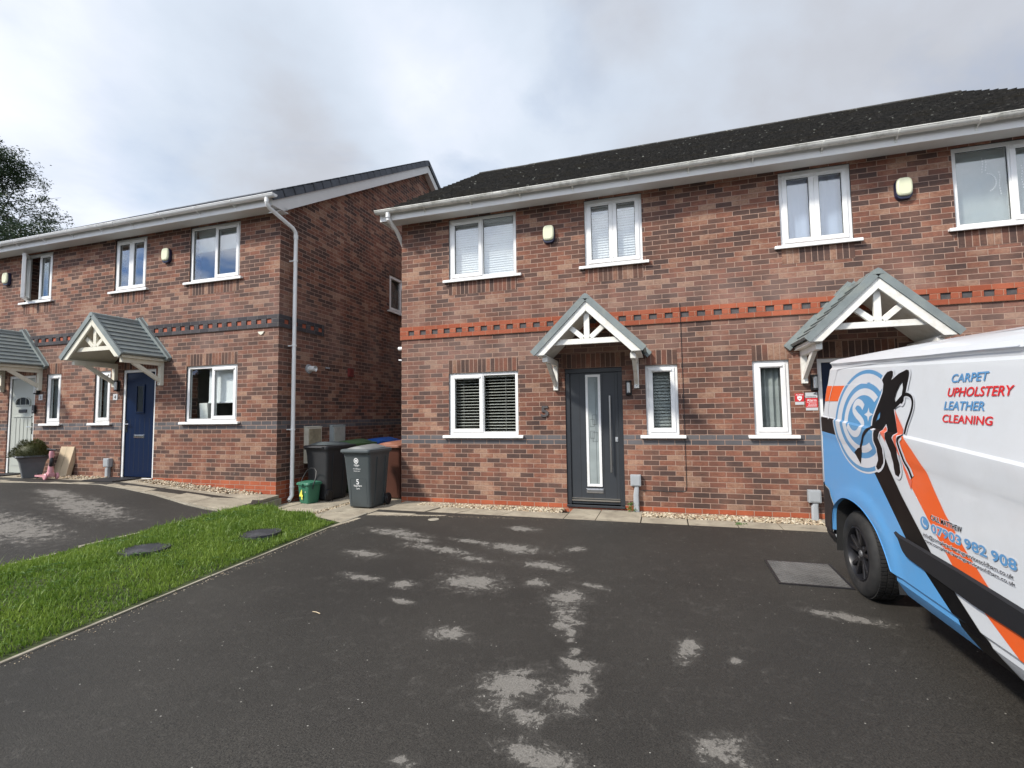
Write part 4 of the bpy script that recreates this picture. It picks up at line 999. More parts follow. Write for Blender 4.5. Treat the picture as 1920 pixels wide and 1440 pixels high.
def wall_lamp(x, y, z, label):
    t = thing('wall_lamp', label, 'wall lamp', (x, y, z), 0, 'small lamps beside the front doors')
    a = MB(); a.box(-.045, .045, -.02, 0, -.11, .11); a.build('back_plate', M['dark_metal'], t, bevel=.004)
    a = MB(); a.tube([(0, -.055, -.075), (0, -.055, .075)], .030, 14); a.build('body', M['steel'], t, smooth=True)
    a = MB(); a.tube([(0, -.055, .075), (0, -.055, .10)], .032, 14); a.tube([(0, -.055, -.10), (0, -.055, -.075)], .032, 14); a.build('cap', M['dark_metal'], t, smooth=True)
wall_lamp(3.865, 0, 1.83, 'steel cylinder lamp between the anthracite door and the narrow blind window')
wall_lamp(6.325, 0, 1.83, 'steel cylinder lamp just above the red alarm signs')
wall_lamp(-5.945, -.648, 2.12, 'dark wall lamp left of the navy door of house 4')
wall_lamp(-8.33, -.648, 2.12, 'dark wall lamp right of the pale sage door')

def duct(x, y, zg, top, label, lean=0):
    t = thing('cable_duct', label, 'cable box', (x, y, zg), 0, 'grey service boxes at the foot of the walls')
    a = MB(); a.box(-.075, .075, -.085, -.001, top-.165, top); a.build('box', M['grey_box'], t, bevel=.006)
    a = MB(); a.box(-.06, .06, -.091, -.085, top-.15, top-.015); a.build('lid', M['grey_box'], t, bevel=.003)
    a = MB(); a.loft([rrect(0-.0, -.04, .085, .07, .02, -.05), rrect(0, -.04, .08, .07, .02, top*.45), rrect(.015, -.038, .065, .06, .02, top-.165)]); a.build('duct', M['grey_box'], t, smooth=True)
duct(3.932, 0, 0, .54, 'grey service box on a duct right of the anthracite door')
duct(6.245, 0, 0, .39, 'grey service box on a short duct beside the back of the van')
duct(-6.10, -.648, .33, .37, 'grey service box on a duct left of the navy door')

def flat_text(txt, mat, name, parent, cx, cz, w_, h_, y, bold=.01, axis='front', shear=0):
    vs, fs, asp = text_polys(txt, bold); mb = MB()
    for x, z in vs: mb.v.append((cx+(x-.5)*w_+(z-.5)*shear*h_, y, cz+(z-.5)*h_))
    mb.f = fs; mb.mi = [0]*len(fs)
    return mb.build(name, mat, parent)
# number 5 on the wall
vs, fs, asp = text_polys('5', .03); mb = MB()
front = [(2.56+(x-.5)*.125, -.022, 1.50+(z-.5)*.17) for x, z in vs]; n = len(vs)
mb.v = front+[(p[0], -.003, p[2]) for p in front]; mb.f = list(fs)+[tuple(q+n for q in f[::-1]) for f in fs]
ed = {}
for f in fs:
    for a, b in zip(f, f[1:]+f[:1]): ed[(a, b)] = 1
for (a, b) in ed:
    if (b, a) not in ed: mb.f.append((a, b, b+n, a+n))
mb.mi = [0]*len(mb.f)
tag(mb.build('house_number', M['dark_brick']), 'dull metal number 5 fixed to the brick left of the anthracite door', 'house number')
for nm, x, y, z, txt, lb in (('number_plaque', -6.02, -.648, 1.905, '4', 'small white plaque with number 4 beside the navy door'), ('number_plaque', -8.24, -.648, 1.95, '3', 'small white plaque with number 3 beside the pale sage door')):
    t = thing(nm, lb, 'house number', (x, y, z), 0)
    a = MB(); a.box(-.06, .06, -.010, -.001, -.06, .06); a.build('plate', M['grey_sign'], t, bevel=.002)
    flat_text(txt, M['seal'], 'numeral', t, 0, 0, .05, .075, -.0115)
t = thing('doorbell_box', 'small black box on the door frame of the pale sage door', 'doorbell', (-8.40, -.66, 1.70)); a = MB(); a.box(-.04, .04, -.035, 0, -.09, .09); a.build('body', M['black'], t, bevel=.006); a = MB(); a.lathe([(.001, -.038), (.014, -.038), (.015, -.034)], (0, 0, -.04), 'Y', 12); a.build('button', M['steel'], t)

# alarm company signs
t = thing('alarm_sign', 'small square red and grey alarm warning sign with a shield, left of the pair', 'sign', (6.139, 0, 1.61), 0)
a = MB(); a.box(-.055, .055, -.006, -.001, -.035, .075); a.build('plate', M['red_sign'], t)
a = MB(); a.box(-.055, .055, -.006, -.001, -.078, -.038); a.build('strip', M['grey_sign'], t)
flat_text('ALARM', M['white'], 'lettering', t, 0, .058, .09, .020, -.0075)
a = MB(); a.prism([(-.030, -.0075, .035), (0, -.0075, .042), (.030, -.0075, .035), (.026, -.0075, 0), (0, -.0075, -.028), (-.026, -.0075, 0)], (0, -.0012, 0)); a.build('shield', M['white'], t)
a = MB(); a.prism([(-.014, -.0088, .014), (.014, -.0088, .014), (.014, -.0088, .006), (-.014, -.0088, .006)], (0, -.001, 0)); a.build('shield_mark', M['red_sign'], t)
t = thing('alarm_sign', 'red and grey rectangular alarm sign reading Alarm, right next to the door frame', 'sign', (6.283, 0, 1.575), 0)
a = MB(); a.box(-.072, .072, -.006, -.001, .050, .120); a.build('strip', M['grey_sign'], t); a = MB(); a.box(-.072, .072, -.006, -.001, -.122, -.085); a.build('strip', M['grey_sign'], t)
a = MB(); a.box(-.072, .072, -.0065, -.001, -.082, .047); a.build('plate', M['red_sign'], t)
flat_text('verisure', M['dark_metal'], 'maker_lettering', t, -.005, .066, .115, .018, -.0075)
flat_text('Alarm', M['white'], 'lettering', t, 0, .018, .115, .036, -.0078)
a = MB(); a.box(-.06, .06, -.0078, -.0066, -.014, -.010); a.box(-.045, .06, -.0078, -.0066, -.055, -.049); a.box(-.06, .06, -.0078, -.0066, -.072, -.069); a.build('rule', M['white'], t)
flat_text('24h monitoring', M['white'], 'small_lettering', t, .008, -.033, .095, .016, -.0078)
a = MB(); a.prism([(.022, -.0075, .100), (.034, -.0075, .112), (.050, -.0075, .106), (.062, -.0075, .088), (.046, -.0075, .094), (.034, -.0075, .092)], (0, -.001, 0)); a.build('emblem', M['dark_metal'], t)
# thin black cable down the brickwork
mb = MB(); mb.tube([(4.628, -.008, 3.06), (4.632, -.028, 3.0), (4.636, -.028, 2.79), (4.638, -.006, 2.74), (4.643, -.006, 1.4), (4.641, -.006, .37), (4.63, -.006, .325), (4.59, -.006, .307), (4.4, -.006, .303), (4.0, -.006, .31)], .0045, 6)
tag(mb.build('cable', M['black']), 'thin black cable running down the brick wall and across to the service box', 'cable')
# side wall fittings of the left-hand houses
def meter(y0, y1, x1, z0, z1, mat, label, wood=False):
    t = thing('meter_box', label, 'meter box', (-2.065, (y0+y1)/2, z0), 0, 'meter boxes on the side wall'); w_ = y1-y0; d = x1+2.065
    a = MB(); a.box(0.001, d, -w_/2, w_/2, 0, z1-z0-.02); a.prism([(0.001, -w_/2-.008, z1-z0-.018), (d+.01, -w_/2-.008, z1-z0-.018), (d+.01, -w_/2-.008, z1-z0-.008), (.001, -w_/2-.008, z1-z0)], (0, w_+.016, 0)); a.build('body', M['cream'] if wood else M['net'], t, bevel=.004)
    a = MB(); a.box(d, d+.012, -w_/2+.03, w_/2-.03, .03, z1-z0-.05); a.build('door', mat, t, bevel=.004)
M['meter_tan'] = simple('weathered_tan_plastic', (.36, .31, .21), .6, var=.25, vscale=7, dirt=(.17, .13, .08), dscale=5)
M['meter_grey'] = simple('weathered_grey_plastic', (.47, .47, .43), .6, var=.1, dirt=(.30, .28, .22), dscale=4)
meter(.02, .41, -1.975, .60, 1.285, M['meter_tan'], 'weathered tan meter box on the side wall nearest the downpipe', True)
meter(.75, 1.14, -1.975, .60, 1.295, M['meter_grey'], 'pale grey meter box on the side wall above the green-lidded bin')
t = thing('boiler_flue', 'round white boiler flue on the shaded side wall beside the downpipe', 'flue', (-2.065, .125, 2.37))
a = MB(); a.lathe([(.001, .02), (.085, .02), (.09, .0)], (0, 0, 0), 'X', 20); a.build('collar', M['grey_box'], t, smooth=True)
a = MB(); a.tube([(0, 0, 0), (.16, .0, .0)], .05, 16, cap=False); a.tube([(.10, .0, 0), (.15, .045, -.035)], .03, 12); a.build('pipe', M['upvc'], t, smooth=True)
t = thing('air_vent', 'small terracotta air vent on the shaded side wall', 'vent', (-2.065, 1.40, 2.40)); a = MB(); a.box(0, .045, -.08, .08, -.09, .09); a.build('housing', M['vent_red'], t, bevel=.004)
a = MB()
for k in range(5): a.box(.045, .052, -.07, .07, -.07+k*.034, -.055+k*.034)
a.build('louvre', M['vent_red'], t)
t = MB(); t.box(-2.064, -2.045, .60, .72, 2.42, 2.45); tag(t.build('vent_cover', M['grey_box'], bevel=.003), 'tiny pale vent cover between flue and terracotta vent', 'vent')
for z, l in ((2.64, 'upper'), (2.43, 'lower')):
    t = MB(); t.tube([(.01, .06, z), (-.09, .06, z-(.0 if l == 'upper' else -.01))], .034 if l == 'upper' else .012, 12); tag(t.build('overflow_pipe', M['upvc']), ('thick' if l == 'upper' else 'thin')+' white pipe stub poking from the hidden side wall, '+l+' one of two', 'pipe')
t = MB(); t.prism([(-2.51, -.665, 2.985), (-2.37, -.665, 2.985), (-2.40, -.665, 2.945), (-2.44, -.665, 2.925), (-2.48, -.665, 2.945)], (0, .017, 0)); tag(t.build('wall_plaque', M['cream']), 'small cream plaque on the brick above the ground floor window of the corner house', 'plaque')
# weeds by the service box
mb = MB()
for k in range(90):
    a = random.uniform(0, 6.28); x, y, z = 3.86+random.gauss(0, .035), -.09+random.gauss(0, .02), random.uniform(.0, .13); s = random.uniform(.012, .024)
    mb.poly([(x, y, z), (x+s*math.cos(a), y+s*math.sin(a)*.6, z+s*.6), (x+s*1.6*math.cos(a+.4), y+s*1.2*math.sin(a+.4), z+s*.3), (x+s*.8*math.cos(a+.9), y+s*math.sin(a+.9), z-s*.1)])
tag(mb.build('weed', M['clover']), 'small green weed growing beside the anthracite doorstep', 'weed')
mb = MB()
for k in range(60):
    a = random.uniform(0, 6.28); x, y = 5.25+random.gauss(0, .04), -.62+random.gauss(0, .03); s = random.uniform(.008, .016); z = random.uniform(.0, .02)
    mb.poly([(x, y, z), (x+s*math.cos(a), y+s*math.sin(a), z+s*.8), (x+s*2*math.cos(a+.4), y+s*1.6*math.sin(a+.4), z+s*.3)])
tag(mb.build('moss', M['clover']), 'tuft of moss in the joint between two paving slabs', 'moss')
def doormat(cx, cy, z, w_, d_, label):
    t = MB(); t.box(cx-w_/2, cx+w_/2, cy-d_/2, cy+d_/2, z, z+.014)
    for k in range(9): t.box(cx-w_/2+.03, cx+w_/2-.03, cy-d_/2+.03+k*(d_-.06)/9, cy-d_/2+.03+k*(d_-.06)/9+.022, z+.014, z+.018)
    tag(t.build('doormat', M['black'], bevel=.003), label, 'doormat', 'dark mats outside the left-hand doors')
doormat(-5.50, -1.0, .340, .78, .52, 'dark doormat on the paving outside the navy door')
doormat(-8.95, -1.0, .340, .78, .50, 'dark doormat outside the pale sage door')

# ------------------------------------------------------------------ bins
def bin_mat(n, c, **k): return simple(n, c, .5, var=.08, vscale=4, bmp=.12, bscale=200, **k)
M['bin_grey'] = bin_mat('grey_bin', (.062, .074, .078)); M['bin_black'] = bin_mat('charcoal_bin', (.030, .031, .034)); M['bin_green'] = bin_mat('green_bin', (.07, .14, .055)); M['bin_blue'] = bin_mat('blue_bin', (.012, .10, .42)); M['bin_brown_shaded'] = bin_mat('shaded_brown_bin', (.085, .030, .019)); M['lid_brown_lit'] = bin_mat('lit_brown_lid', (.26, .105, .065)); M['caddy'] = bin_mat('caddy_green', (.035, .155, .095)); M['yellow'] = simple('yellow_paint', (.80, .78, .12), .5)  # brown bin: shade put into the dark body colour, sunlight into the lid
M['lid_grey'] = bin_mat('grey_bin_lid', (.20, .205, .20)); M['lid_rim'] = bin_mat('grey_lid_rim', (.085, .10, .105))
def wheelie(label, loc, rz, body, lid, rim=None, marks=None, group='wheelie bins in the passage', big=True):
    t = thing('wheelie_bin', label, 'bin', loc, rz, group); rim = rim or lid
    b = MB(); rr = []
    for z, w_, d_, oy in ((.015, .42, .46, .03), (.03, .44, .49, .03), (.20, .455, .52, .025), (.80, .53, .62, .0), (.90, .545, .66, .0)): rr.append(rrect(0, oy, w_, d_, .05, z, 5))
    b.loft(rr); b.loft([rrect(0, 0, .575, .70, .05, .90, 5), rrect(0, 0, .58, .71, .05, .925, 5)])
    bo = b.build('body', M[body], t, smooth=True, bevel=.006)
    e = MB(); y0 = -.272   # embossed frame on the front
    def fy(z): return float(np.interp(z, [.03, .2, .8, .9], [-.215, -.235, -.31, -.33]))-.002
    for (xa, xb, za, zb) in ((-.165, -.155, .08, .48), (.155, .165, .08, .48)):
        e.prism([(xa, fy(za)-.002, za), (xb, fy(za)-.002, za), (xb, fy(zb)-.002, zb), (xa, fy(zb)-.002, zb)], (0, .01, 0))
    e.prism([(-.165, fy(.48)-.002, .48), (-.14, fy(.505)-.002, .505), (.14, fy(.505)-.002, .505), (.165, fy(.48)-.002, .48), (.155, fy(.472)-.002, .472), (.135, fy(.495)-.002, .495), (-.135, fy(.495)-.002, .495), (-.155, fy(.472)-.002, .472)], (0, .01, 0))
    for sx in (-1, 1):   # side ribs
        for yy in (-.10, .16):
            e.prism([(sx*.222, yy, .08), (sx*.222, yy+.014, .08), (sx*.272, yy+.014, .84), (sx*.272, yy, .84)], (sx*.012, 0, 0))
    e.build('rib', M[body], bo)
    l = MB(); l.loft([rrect(0, -.015, .60, .745, .05, .925, 5), rrect(0, -.015, .60, .745, .05, .965, 5), rrect(0, -.015, .57, .70, .05, .975, 5)])
    li = l.build('lid', M[rim], t, smooth=True, bevel=.004)
    h = MB()
    rings = []
    for k in range(9):
        a = k/8; x = -.21+.42*a; zt = .972+.055*math.sin(math.pi*min(max(a, .0), 1))**.55
        rings.append([(x, -.33, .972), (x, -.29, .972+(zt-.972)*.75), (x, -.1, zt), (x, .2, zt+.012), (x, .30, .985)])
    h.loft(rings, cap=True, close=False); h.build('lid_dome', M[lid], li, smooth=True)
    if big:
        hd = MB(); hd.tube([(-.22, .38, .945), (.22, .38, .945)], .015, 10)
        for x in (-.22, -.08, .08, .22): hd.box(x-.012, x+.012, .30, .385, .925, .955)
        hd.build('handle', M[body], t)
    for sx in (-1, 1):
        w2 = MB(); w2.lathe([(.001, -.025), (.055, -.025), (.06, -.018), (.088, -.022), (.1, -.012), (.1, .012), (.088, .022), (.06, .018), (.055, .025), (.001, .025)], (sx*.265, .255, .102), 'X', 24)
        w2.build('wheel', M['black'], t, smooth=True)
    if marks:
        def onfront(txt, cz, w_, h_, cx=-.005):
            vs, fs, _ = text_polys(txt, .012); m = MB(); m.v = [(cx+(x-.5)*w_, fy(cz+(z-.5)*h_)-.004, cz+(z-.5)*h_) for x, z in vs]; m.f = fs; m.mi = [0]*len(fs); m.build('lettering', M['white'], bo)
        m = MB(); c = .785
        for ra, rb in ((.047, .031), (.020, .001)):
            for k in range(20):
                a0, a1 = k*math.pi/10, (k+1)*math.pi/10
                m.poly([(-.01+ra*math.cos(a0), fy(c+ra*math.sin(a0))-.004, c+ra*math.sin(a0)), (-.01+ra*math.cos(a1), fy(c+ra*math.sin(a1))-.004, c+ra*math.sin(a1)), (-.01+rb*math.cos(a1), fy(c+rb*math.sin(a1))-.004, c+rb*math.sin(a1)), (-.01+rb*math.cos(a0), fy(c+rb*math.sin(a0))-.004, c+rb*math.sin(a0))])
        m.build('emblem', M['white'], bo)
        onfront('Oldham', .716, .105, .026); onfront('Council', .694, .06, .014); onfront('www.oldham.gov.uk', .655, .15, .019); onfront('Recycle more', .618, .125, .017)
        onfront('5', .442, .055, .088); onfront('Hope Farm', .376, .16, .034); onfront('Lane', .330, .07, .026)
    return t
wheelie('grey wheelie bin marked 5 in white, standing foremost at the corner of the house', (-.385, -.445, -.03), R(-1), 'bin_grey', 'lid_grey', 'lid_rim', marks=True).scale = (.93, .93, .98)
wheelie('charcoal wheelie bin seen from its handle side, behind the small green caddy', (-1.55, .10, -.03), R(180-9), 'bin_black', 'lid_rim', 'bin_black')
wheelie('wheelie bin with a dull green lid in front of the pale meter box', (-1.60, .92, -.03), R(-8), 'bin_green', 'bin_green')
wheelie('wheelie bin with a bright blue lid in the passage', (-1.50, 1.75, -.03), R(-14), 'bin_blue', 'bin_blue')
wheelie('reddish brown wheelie bin just behind the grey bin', (-.37, .50, -.03), R(-5), 'bin_brown_shaded', 'lid_brown_lit')
wheelie('brown wheelie bin farthest back in the passage', (-1.42, 2.62, -.03), R(-8), 'bin_brown_shaded', 'bin_brown_shaded')
t = thing('food_caddy', 'small green food waste caddy with a yellow 4, in front of the charcoal bin', 'caddy', (-1.59, -.38, -.03), R(-14))
b = MB(); b.loft([rrect(0, 0, .235, .21, .04, .0, 5), rrect(0, 0, .25, .225, .04, .02, 5), rrect(0, 0, .30, .27, .04, .315, 5)]); b.build('body', M['caddy'], t, smooth=True)
b = MB(); b.loft([rrect(0, 0, .335, .31, .04, .315, 5), rrect(0, 0, .34, .315, .04, .335, 5), rrect(0, 0, .32, .29, .05, .358, 5), rrect(0, .02, .22, .16, .05, .372, 5)]); b.box(-.05, .05, -.185, -.15, .318, .345); b.build('lid', M['caddy'], t, smooth=True)
b = MB(); b.tube([(-.172, -.06, .25), (-.175, -.05, .33), (-.17, .0, .44), (-.13, .04, .54), (-.05, .06, .585), (.05, .06, .585), (.13, .04, .54), (.17, .0, .44), (.175, -.05, .33), (.172, -.06, .25)], .009, 8); b.build('handle', M['black'], t, smooth=True)
flat_text('4', M['yellow'], 'numeral', t, -.03, .160, .095, .165, -.127, .03)
mm = [o for o in bpy.data.objects if o.parent is t and o.name.startswith('numeral')][0]; mm.rotation_euler = (R(4.3), 0, 0); mm.location = (0, -.006, .008)
b = MB(); b.prism([(.05, -.124, .19), (.075, -.124, .19), (.078, -.124, .225), (.062, -.124, .24), (.052, -.124, .22)], (0, -.003, 0)); b.build('emblem', M['blind_grey'], t)

# ------------------------------------------------------------------ planter, cardboard, scooter by the sage door
PX, PY, PZ = -7.66, -1.06, .336
t = thing('planter', 'tall square grey planter with curled rim and a round dark green shrub', 'planter', (PX, PY, PZ), R(-24))
b = MB(); b.loft([rrect(0, 0, .27, .27, .01, 0, 1), rrect(0, 0, .30, .30, .01, .10, 1), rrect(0, 0, .37, .37, .01, .30, 1), rrect(0, 0, .45, .45, .01, .40, 1)]); b.build('pot', M['grey_box'] if False else simple('grey_planter', (.105, .115, .125), .55, var=.1, bmp=.2), t)
b = MB(); b.loft([rrect(0, 0, .50, .50, .02, .395, 2), rrect(0, 0, .53, .53, .02, .41, 2), rrect(0, 0, .50, .50, .02, .44, 2), rrect(0, 0, .40, .40, .02, .43, 2)]); b.build('rim', simple('planter_rim', (.085, .09, .10), .5), t, smooth=True)
b = MB(); rg = random.Random(2)
for _ in range(5200):
    a, e = rg.random()*6.283, math.asin(rg.random()); r_ = .30*(1-.35*rg.random()**2)*(1+.10*math.sin(3*a)+.08*math.cos(5*e))
    p = Vector((r_*math.cos(a)*math.cos(e)*1.05, r_*math.sin(a)*math.cos(e), .41+r_*1.0*math.sin(e))); d = (p-Vector((0, 0, .35))).normalized()*rg.uniform(.02, .05); s = Vector((rg.gauss(0, 1), rg.gauss(0, 1), rg.gauss(0, .6))).normalized()*.0045
    b.poly([p-s, p+s, p+d*1+s*.4, p+d*1.2])
b.build('foliage', M['shrub'], t)
b = MB(); b.lathe([(.24, .40), (.25, .52), (.19, .62), (.08, .67), (.001, .68)], (0, 0, 0), n=20); b.build('leaf_core', M['shrub'], t, smooth=True)
t = thing('cardboard_box', 'flat cardboard box leaning against the brick wall beside the planter', 'box', (-7.33, -.80, .336), 0)
b = MB(Matrix.Rotation(R(-13), 4, 'X')); b.box(-.18, .22, -.0, .09, .0, .60); b.build('panel', M['card'], t, bevel=.004)
b = MB(Matrix.Rotation(R(-13), 4, 'X')); b.box(.0, .012, -.001, 0, .0, .60); b.build('tape', M['meter_tan'], t)
pink = simple('pink_plastic', (.62, .30, .33), .4, var=.05)
t = thing('toy_scooter', 'pink three-wheeled child scooter lying folded in front of the cardboard box', 'scooter', (-6.86, -1.22, .336), R(-8))
b = MB(); b.loft([rrect(-.20+.0, 0, .46, .13, .05, .045, 5), rrect(-.20, 0, .46, .13, .05, .07, 5)]); b.build('deck', pink, t, smooth=True)
b = MB(); b.prism([(-.02, -.05, .05), (.10, -.05, .05), (.10, -.05, .12), (.05, -.05, .16), (-.05, -.05, .10)], (0, .1, 0)); b.build('front_fork', pink, t, bevel=.01)
for y in (-.09, .09):
    b = MB(); b.lathe([(.001, -.018), (.05, -.018), (.062, -.008), (.062, .008), (.05, .018), (.001, .018)], (.08, y, .062), 'Y', 20); w_ = b.build('wheel', pink, t, smooth=True)
b = MB(); b.lathe([(.024, -.018), (.045, -.018), (.05, -.01), (.05, .01), (.045, .018), (.024, .018)], (-.46, 0, .05), 'Y', 20); b.build('rear_wheel', M['black'], t, smooth=True)
b = MB(); b.tube([(.045, 0, .13), (.05, 0, .20), (.04, 0, .27), (.055, 0, .34), (.06, 0, .40), (.07, 0, .47), (.065, 0, .54)], [.05, .045, .03, .022, .03, .045, .035], 10); b.build('stem', pink, t, smooth=True)
b = MB(); b.tube([(.04, 0, .24), (.075, 0, .30), (.085, 0, .36), (.06, 0, .44)], [.03, .036, .036, .02], 10); b.build('seat', M['black'], t, smooth=True)
b = MB(); b.tube([(.065, 0, .53), (.065, 0, .57)], .02, 8); b.tube([(-.05, -.02, .575), (.18, .02, .56)], .014, 8); b.build('handlebar', M['black'], t, smooth=True)

# ------------------------------------------------------------------ tree beyond the left-hand houses
def build_tree(label, base, h, blobs, n, seed, ls=.13):
    rg = random.Random(seed); t = thing('ash_tree', label, 'tree', base)
    tr = MB(); tr.tube([(0, 0, -.6), (.1, 0, h*.2), (.0, .1, h*.45), (.2, 0, h*.7)], [.38, .30, .22, .10], 10)
    tips = []
    for (x, y, z, rx, ry, rz_) in blobs:
        for _ in range(9):
            a, e = rg.random()*6.28, rg.uniform(-.9, 1.2); q = rg.uniform(.6, 1.0)
            p = Vector((x+rx*q*math.cos(a)*math.cos(e), y+ry*q*math.sin(a)*math.cos(e), z+rz_*q*math.sin(e))); s = Vector((0, 0, min(h*.62, max(h*.2, p.z*.55))))
            m = s.lerp(p, .5)+Vector((rg.gauss(0, .25), rg.gauss(0, .25), rg.gauss(.3, .2))); tr.tube([s, m, p], [.085, .04, .012], 5)
            for k in range(3):
                pp = m.lerp(p, rg.uniform(.2, 1)); q2 = pp+Vector((rg.gauss(0, .7), rg.gauss(0, .7), rg.gauss(.1, .4))); tr.tube([pp, q2], [.02, .005], 4)
    tr.build('trunk', M['bark'], t, smooth=True)
    lf = MB(); per = n//len(blobs)
    for (x, y, z, rx, ry, rz_) in blobs:
        nc = int(per/34)
        for _ in range(nc):
            a, e = rg.random()*6.283, math.asin(rg.uniform(-1, 1)); q = rg.random()**.38
            c = Vector((x+rx*q*math.cos(a)*math.cos(e), y+ry*q*math.sin(a)*math.cos(e), z+rz_*q*math.sin(e))); dr = Vector((rg.gauss(0, 1), rg.gauss(0, 1), rg.gauss(-.1, .5))).normalized(); L_ = rg.uniform(.3, .62); sz = rg.uniform(.8, 1.25)
            for k in range(34):
                p = c+dr*L_*rg.random()+Vector((rg.gauss(0, .10), rg.gauss(0, .10), rg.gauss(0, .07))); u = Vector((rg.gauss(0, 1), rg.gauss(0, 1), rg.gauss(0, .5))).normalized(); v = u.cross(Vector((rg.gauss(0, 1), rg.gauss(0, 1), 1))).normalized(); l_ = ls*sz*rg.uniform(.6, 1.1)
                lf.poly([p, p+u*l_*.5+v*l_*.2, p+u*l_, p+u*l_*.5-v*l_*.2])
    lf.build('crown', M['leaf'], t)
build_tree('tall ash tree rising behind the roof at the left edge', (-26.0, 6.0, -.6), 15, [(-.5, 0, 12.5, 3.3, 3.2, 2.8), (1.4, .3, 10.6, 3.0, 3.0, 2.3), (3.6, .6, 9.7, 2.0, 2.2, 1.15), (-1.5, .3, 8.5, 4, 3.5, 2.3), (2.2, .2, 8.3, 3.0, 3.0, 1.3), (-3.5, 0, 11, 3.2, 3, 2.8), (.6, .2, 14.0, 1.5, 1.6, 1.1)], 88000, 11)
# leafy screen added out of view to darken the reflections in the panes
lf = MB(); rg = random.Random(9)
for k in range(60000):
    x = rg.uniform(-70, 45); hmax = 6.0+1.3*math.sin(x*.35)+.7*math.sin(x*1.1); z = rg.random()**.8*hmax-.3; y = -27+rg.uniform(-.7, .7); s = rg.uniform(.14, .3)
    u = Vector((rg.gauss(0, 1), rg.gauss(0, .6), rg.gauss(0, 1))).normalized()*s; v = Vector((rg.gauss(0, 1), rg.gauss(0, .6), rg.gauss(0, 1))).normalized()*s
    p = Vector((x, y, z)); lf.poly([p-u, p-v, p+u, p+v])
lf.box(-70, 45, -27.3, -26.7, -.6, 5.4)
tag(lf.build('reflection_screen', M['reflection_screen']), 'added leafy screen out of view across the road, darkening the ground floor window reflections', 'reflection_screen', kind='stuff')
# ------------------------------------------------------------------ the van (local frame: x forward from the rear hub, y inward from the near side, z up)
vF = Vector((.0348886, -.9990785, -.0249974)).normalized(); vO = Vector((-.9993908, -.0348995, 0)); vU = vO.cross(vF).normalized()
if vU.z < 0: vU = -vU
vY = vU.cross(vF)
VAN = thing('parked_van', 'white panel van with blue, black and orange cleaning company livery, rear towards the house', 'van', (5.77, -2.9, -.051))
VAN.rotation_mode = 'QUATERNION'; VAN.rotation_quaternion = Matrix((vF, vY, vU)).transposed().to_quaternion()
PR = [(.25, -.12), (.30, -.06), (.35, -.030), (.385, -.012), (.41, -.012), (.43, 0), (1.16, 0), (1.20, .005), (1.325, .011), (1.342, .010), (1.356, -.006), (1.79, -.056), (1.808, -.072), (1.828, -.070), (1.845, -.054), (1.88, -.072), (1.915, -.125), (1.94, -.20)]
PH = np.array([p[0] for p in PR]); PO = np.array([p[1] for p in PR])
def hadj(s, h): return h if h < .9 else h+.055*(s-.95)*min(1, (h-.9)/.2)
RR = .13; S_R = -.50
def side_off(s, h):
    ho = hadj(min(s, 2.6), h)
    if h > 1.7: k = .4; ho = h+.055*(min(s, 2.6)-.95)*.75
    o = float(np.interp(ho, PH, PO))
    if s < S_R: d = min(RR, S_R-s); o -= RR-math.sqrt(max(RR*RR-d*d, 0))
    if s > 3.25: d = (s-3.25)/.72; o -= .34*d*d
    # bulge of the wheel arch lips
    for c in (.20, 3.06):
        r_ = math.hypot((s-c)/1.0, (h-.36)/.82); 
        if .44 < r_ < .66: o += .010*math.sin(math.pi*(r_-.44)/.22)*(1 if h > .43 else 0)
    return o
def lean(s, h): return s+max(0, min(1, (h-1.15)/.75))**1.5*.13*max(0, min(1, (-.25-s)/.38))
def vpt(s, h, lay=0.0, far=False):
    o = side_off(s, h)+(lay*1.25+.0015 if .0005 < lay < .01 else lay); y = -o
    if far: y = 1.80+o
    return (lean(s, h), y, h)
GRID_H = [.27, .30, .325, .35, .385, .41, .43]+[.47+.035*k for k in range(18)]+[1.90]
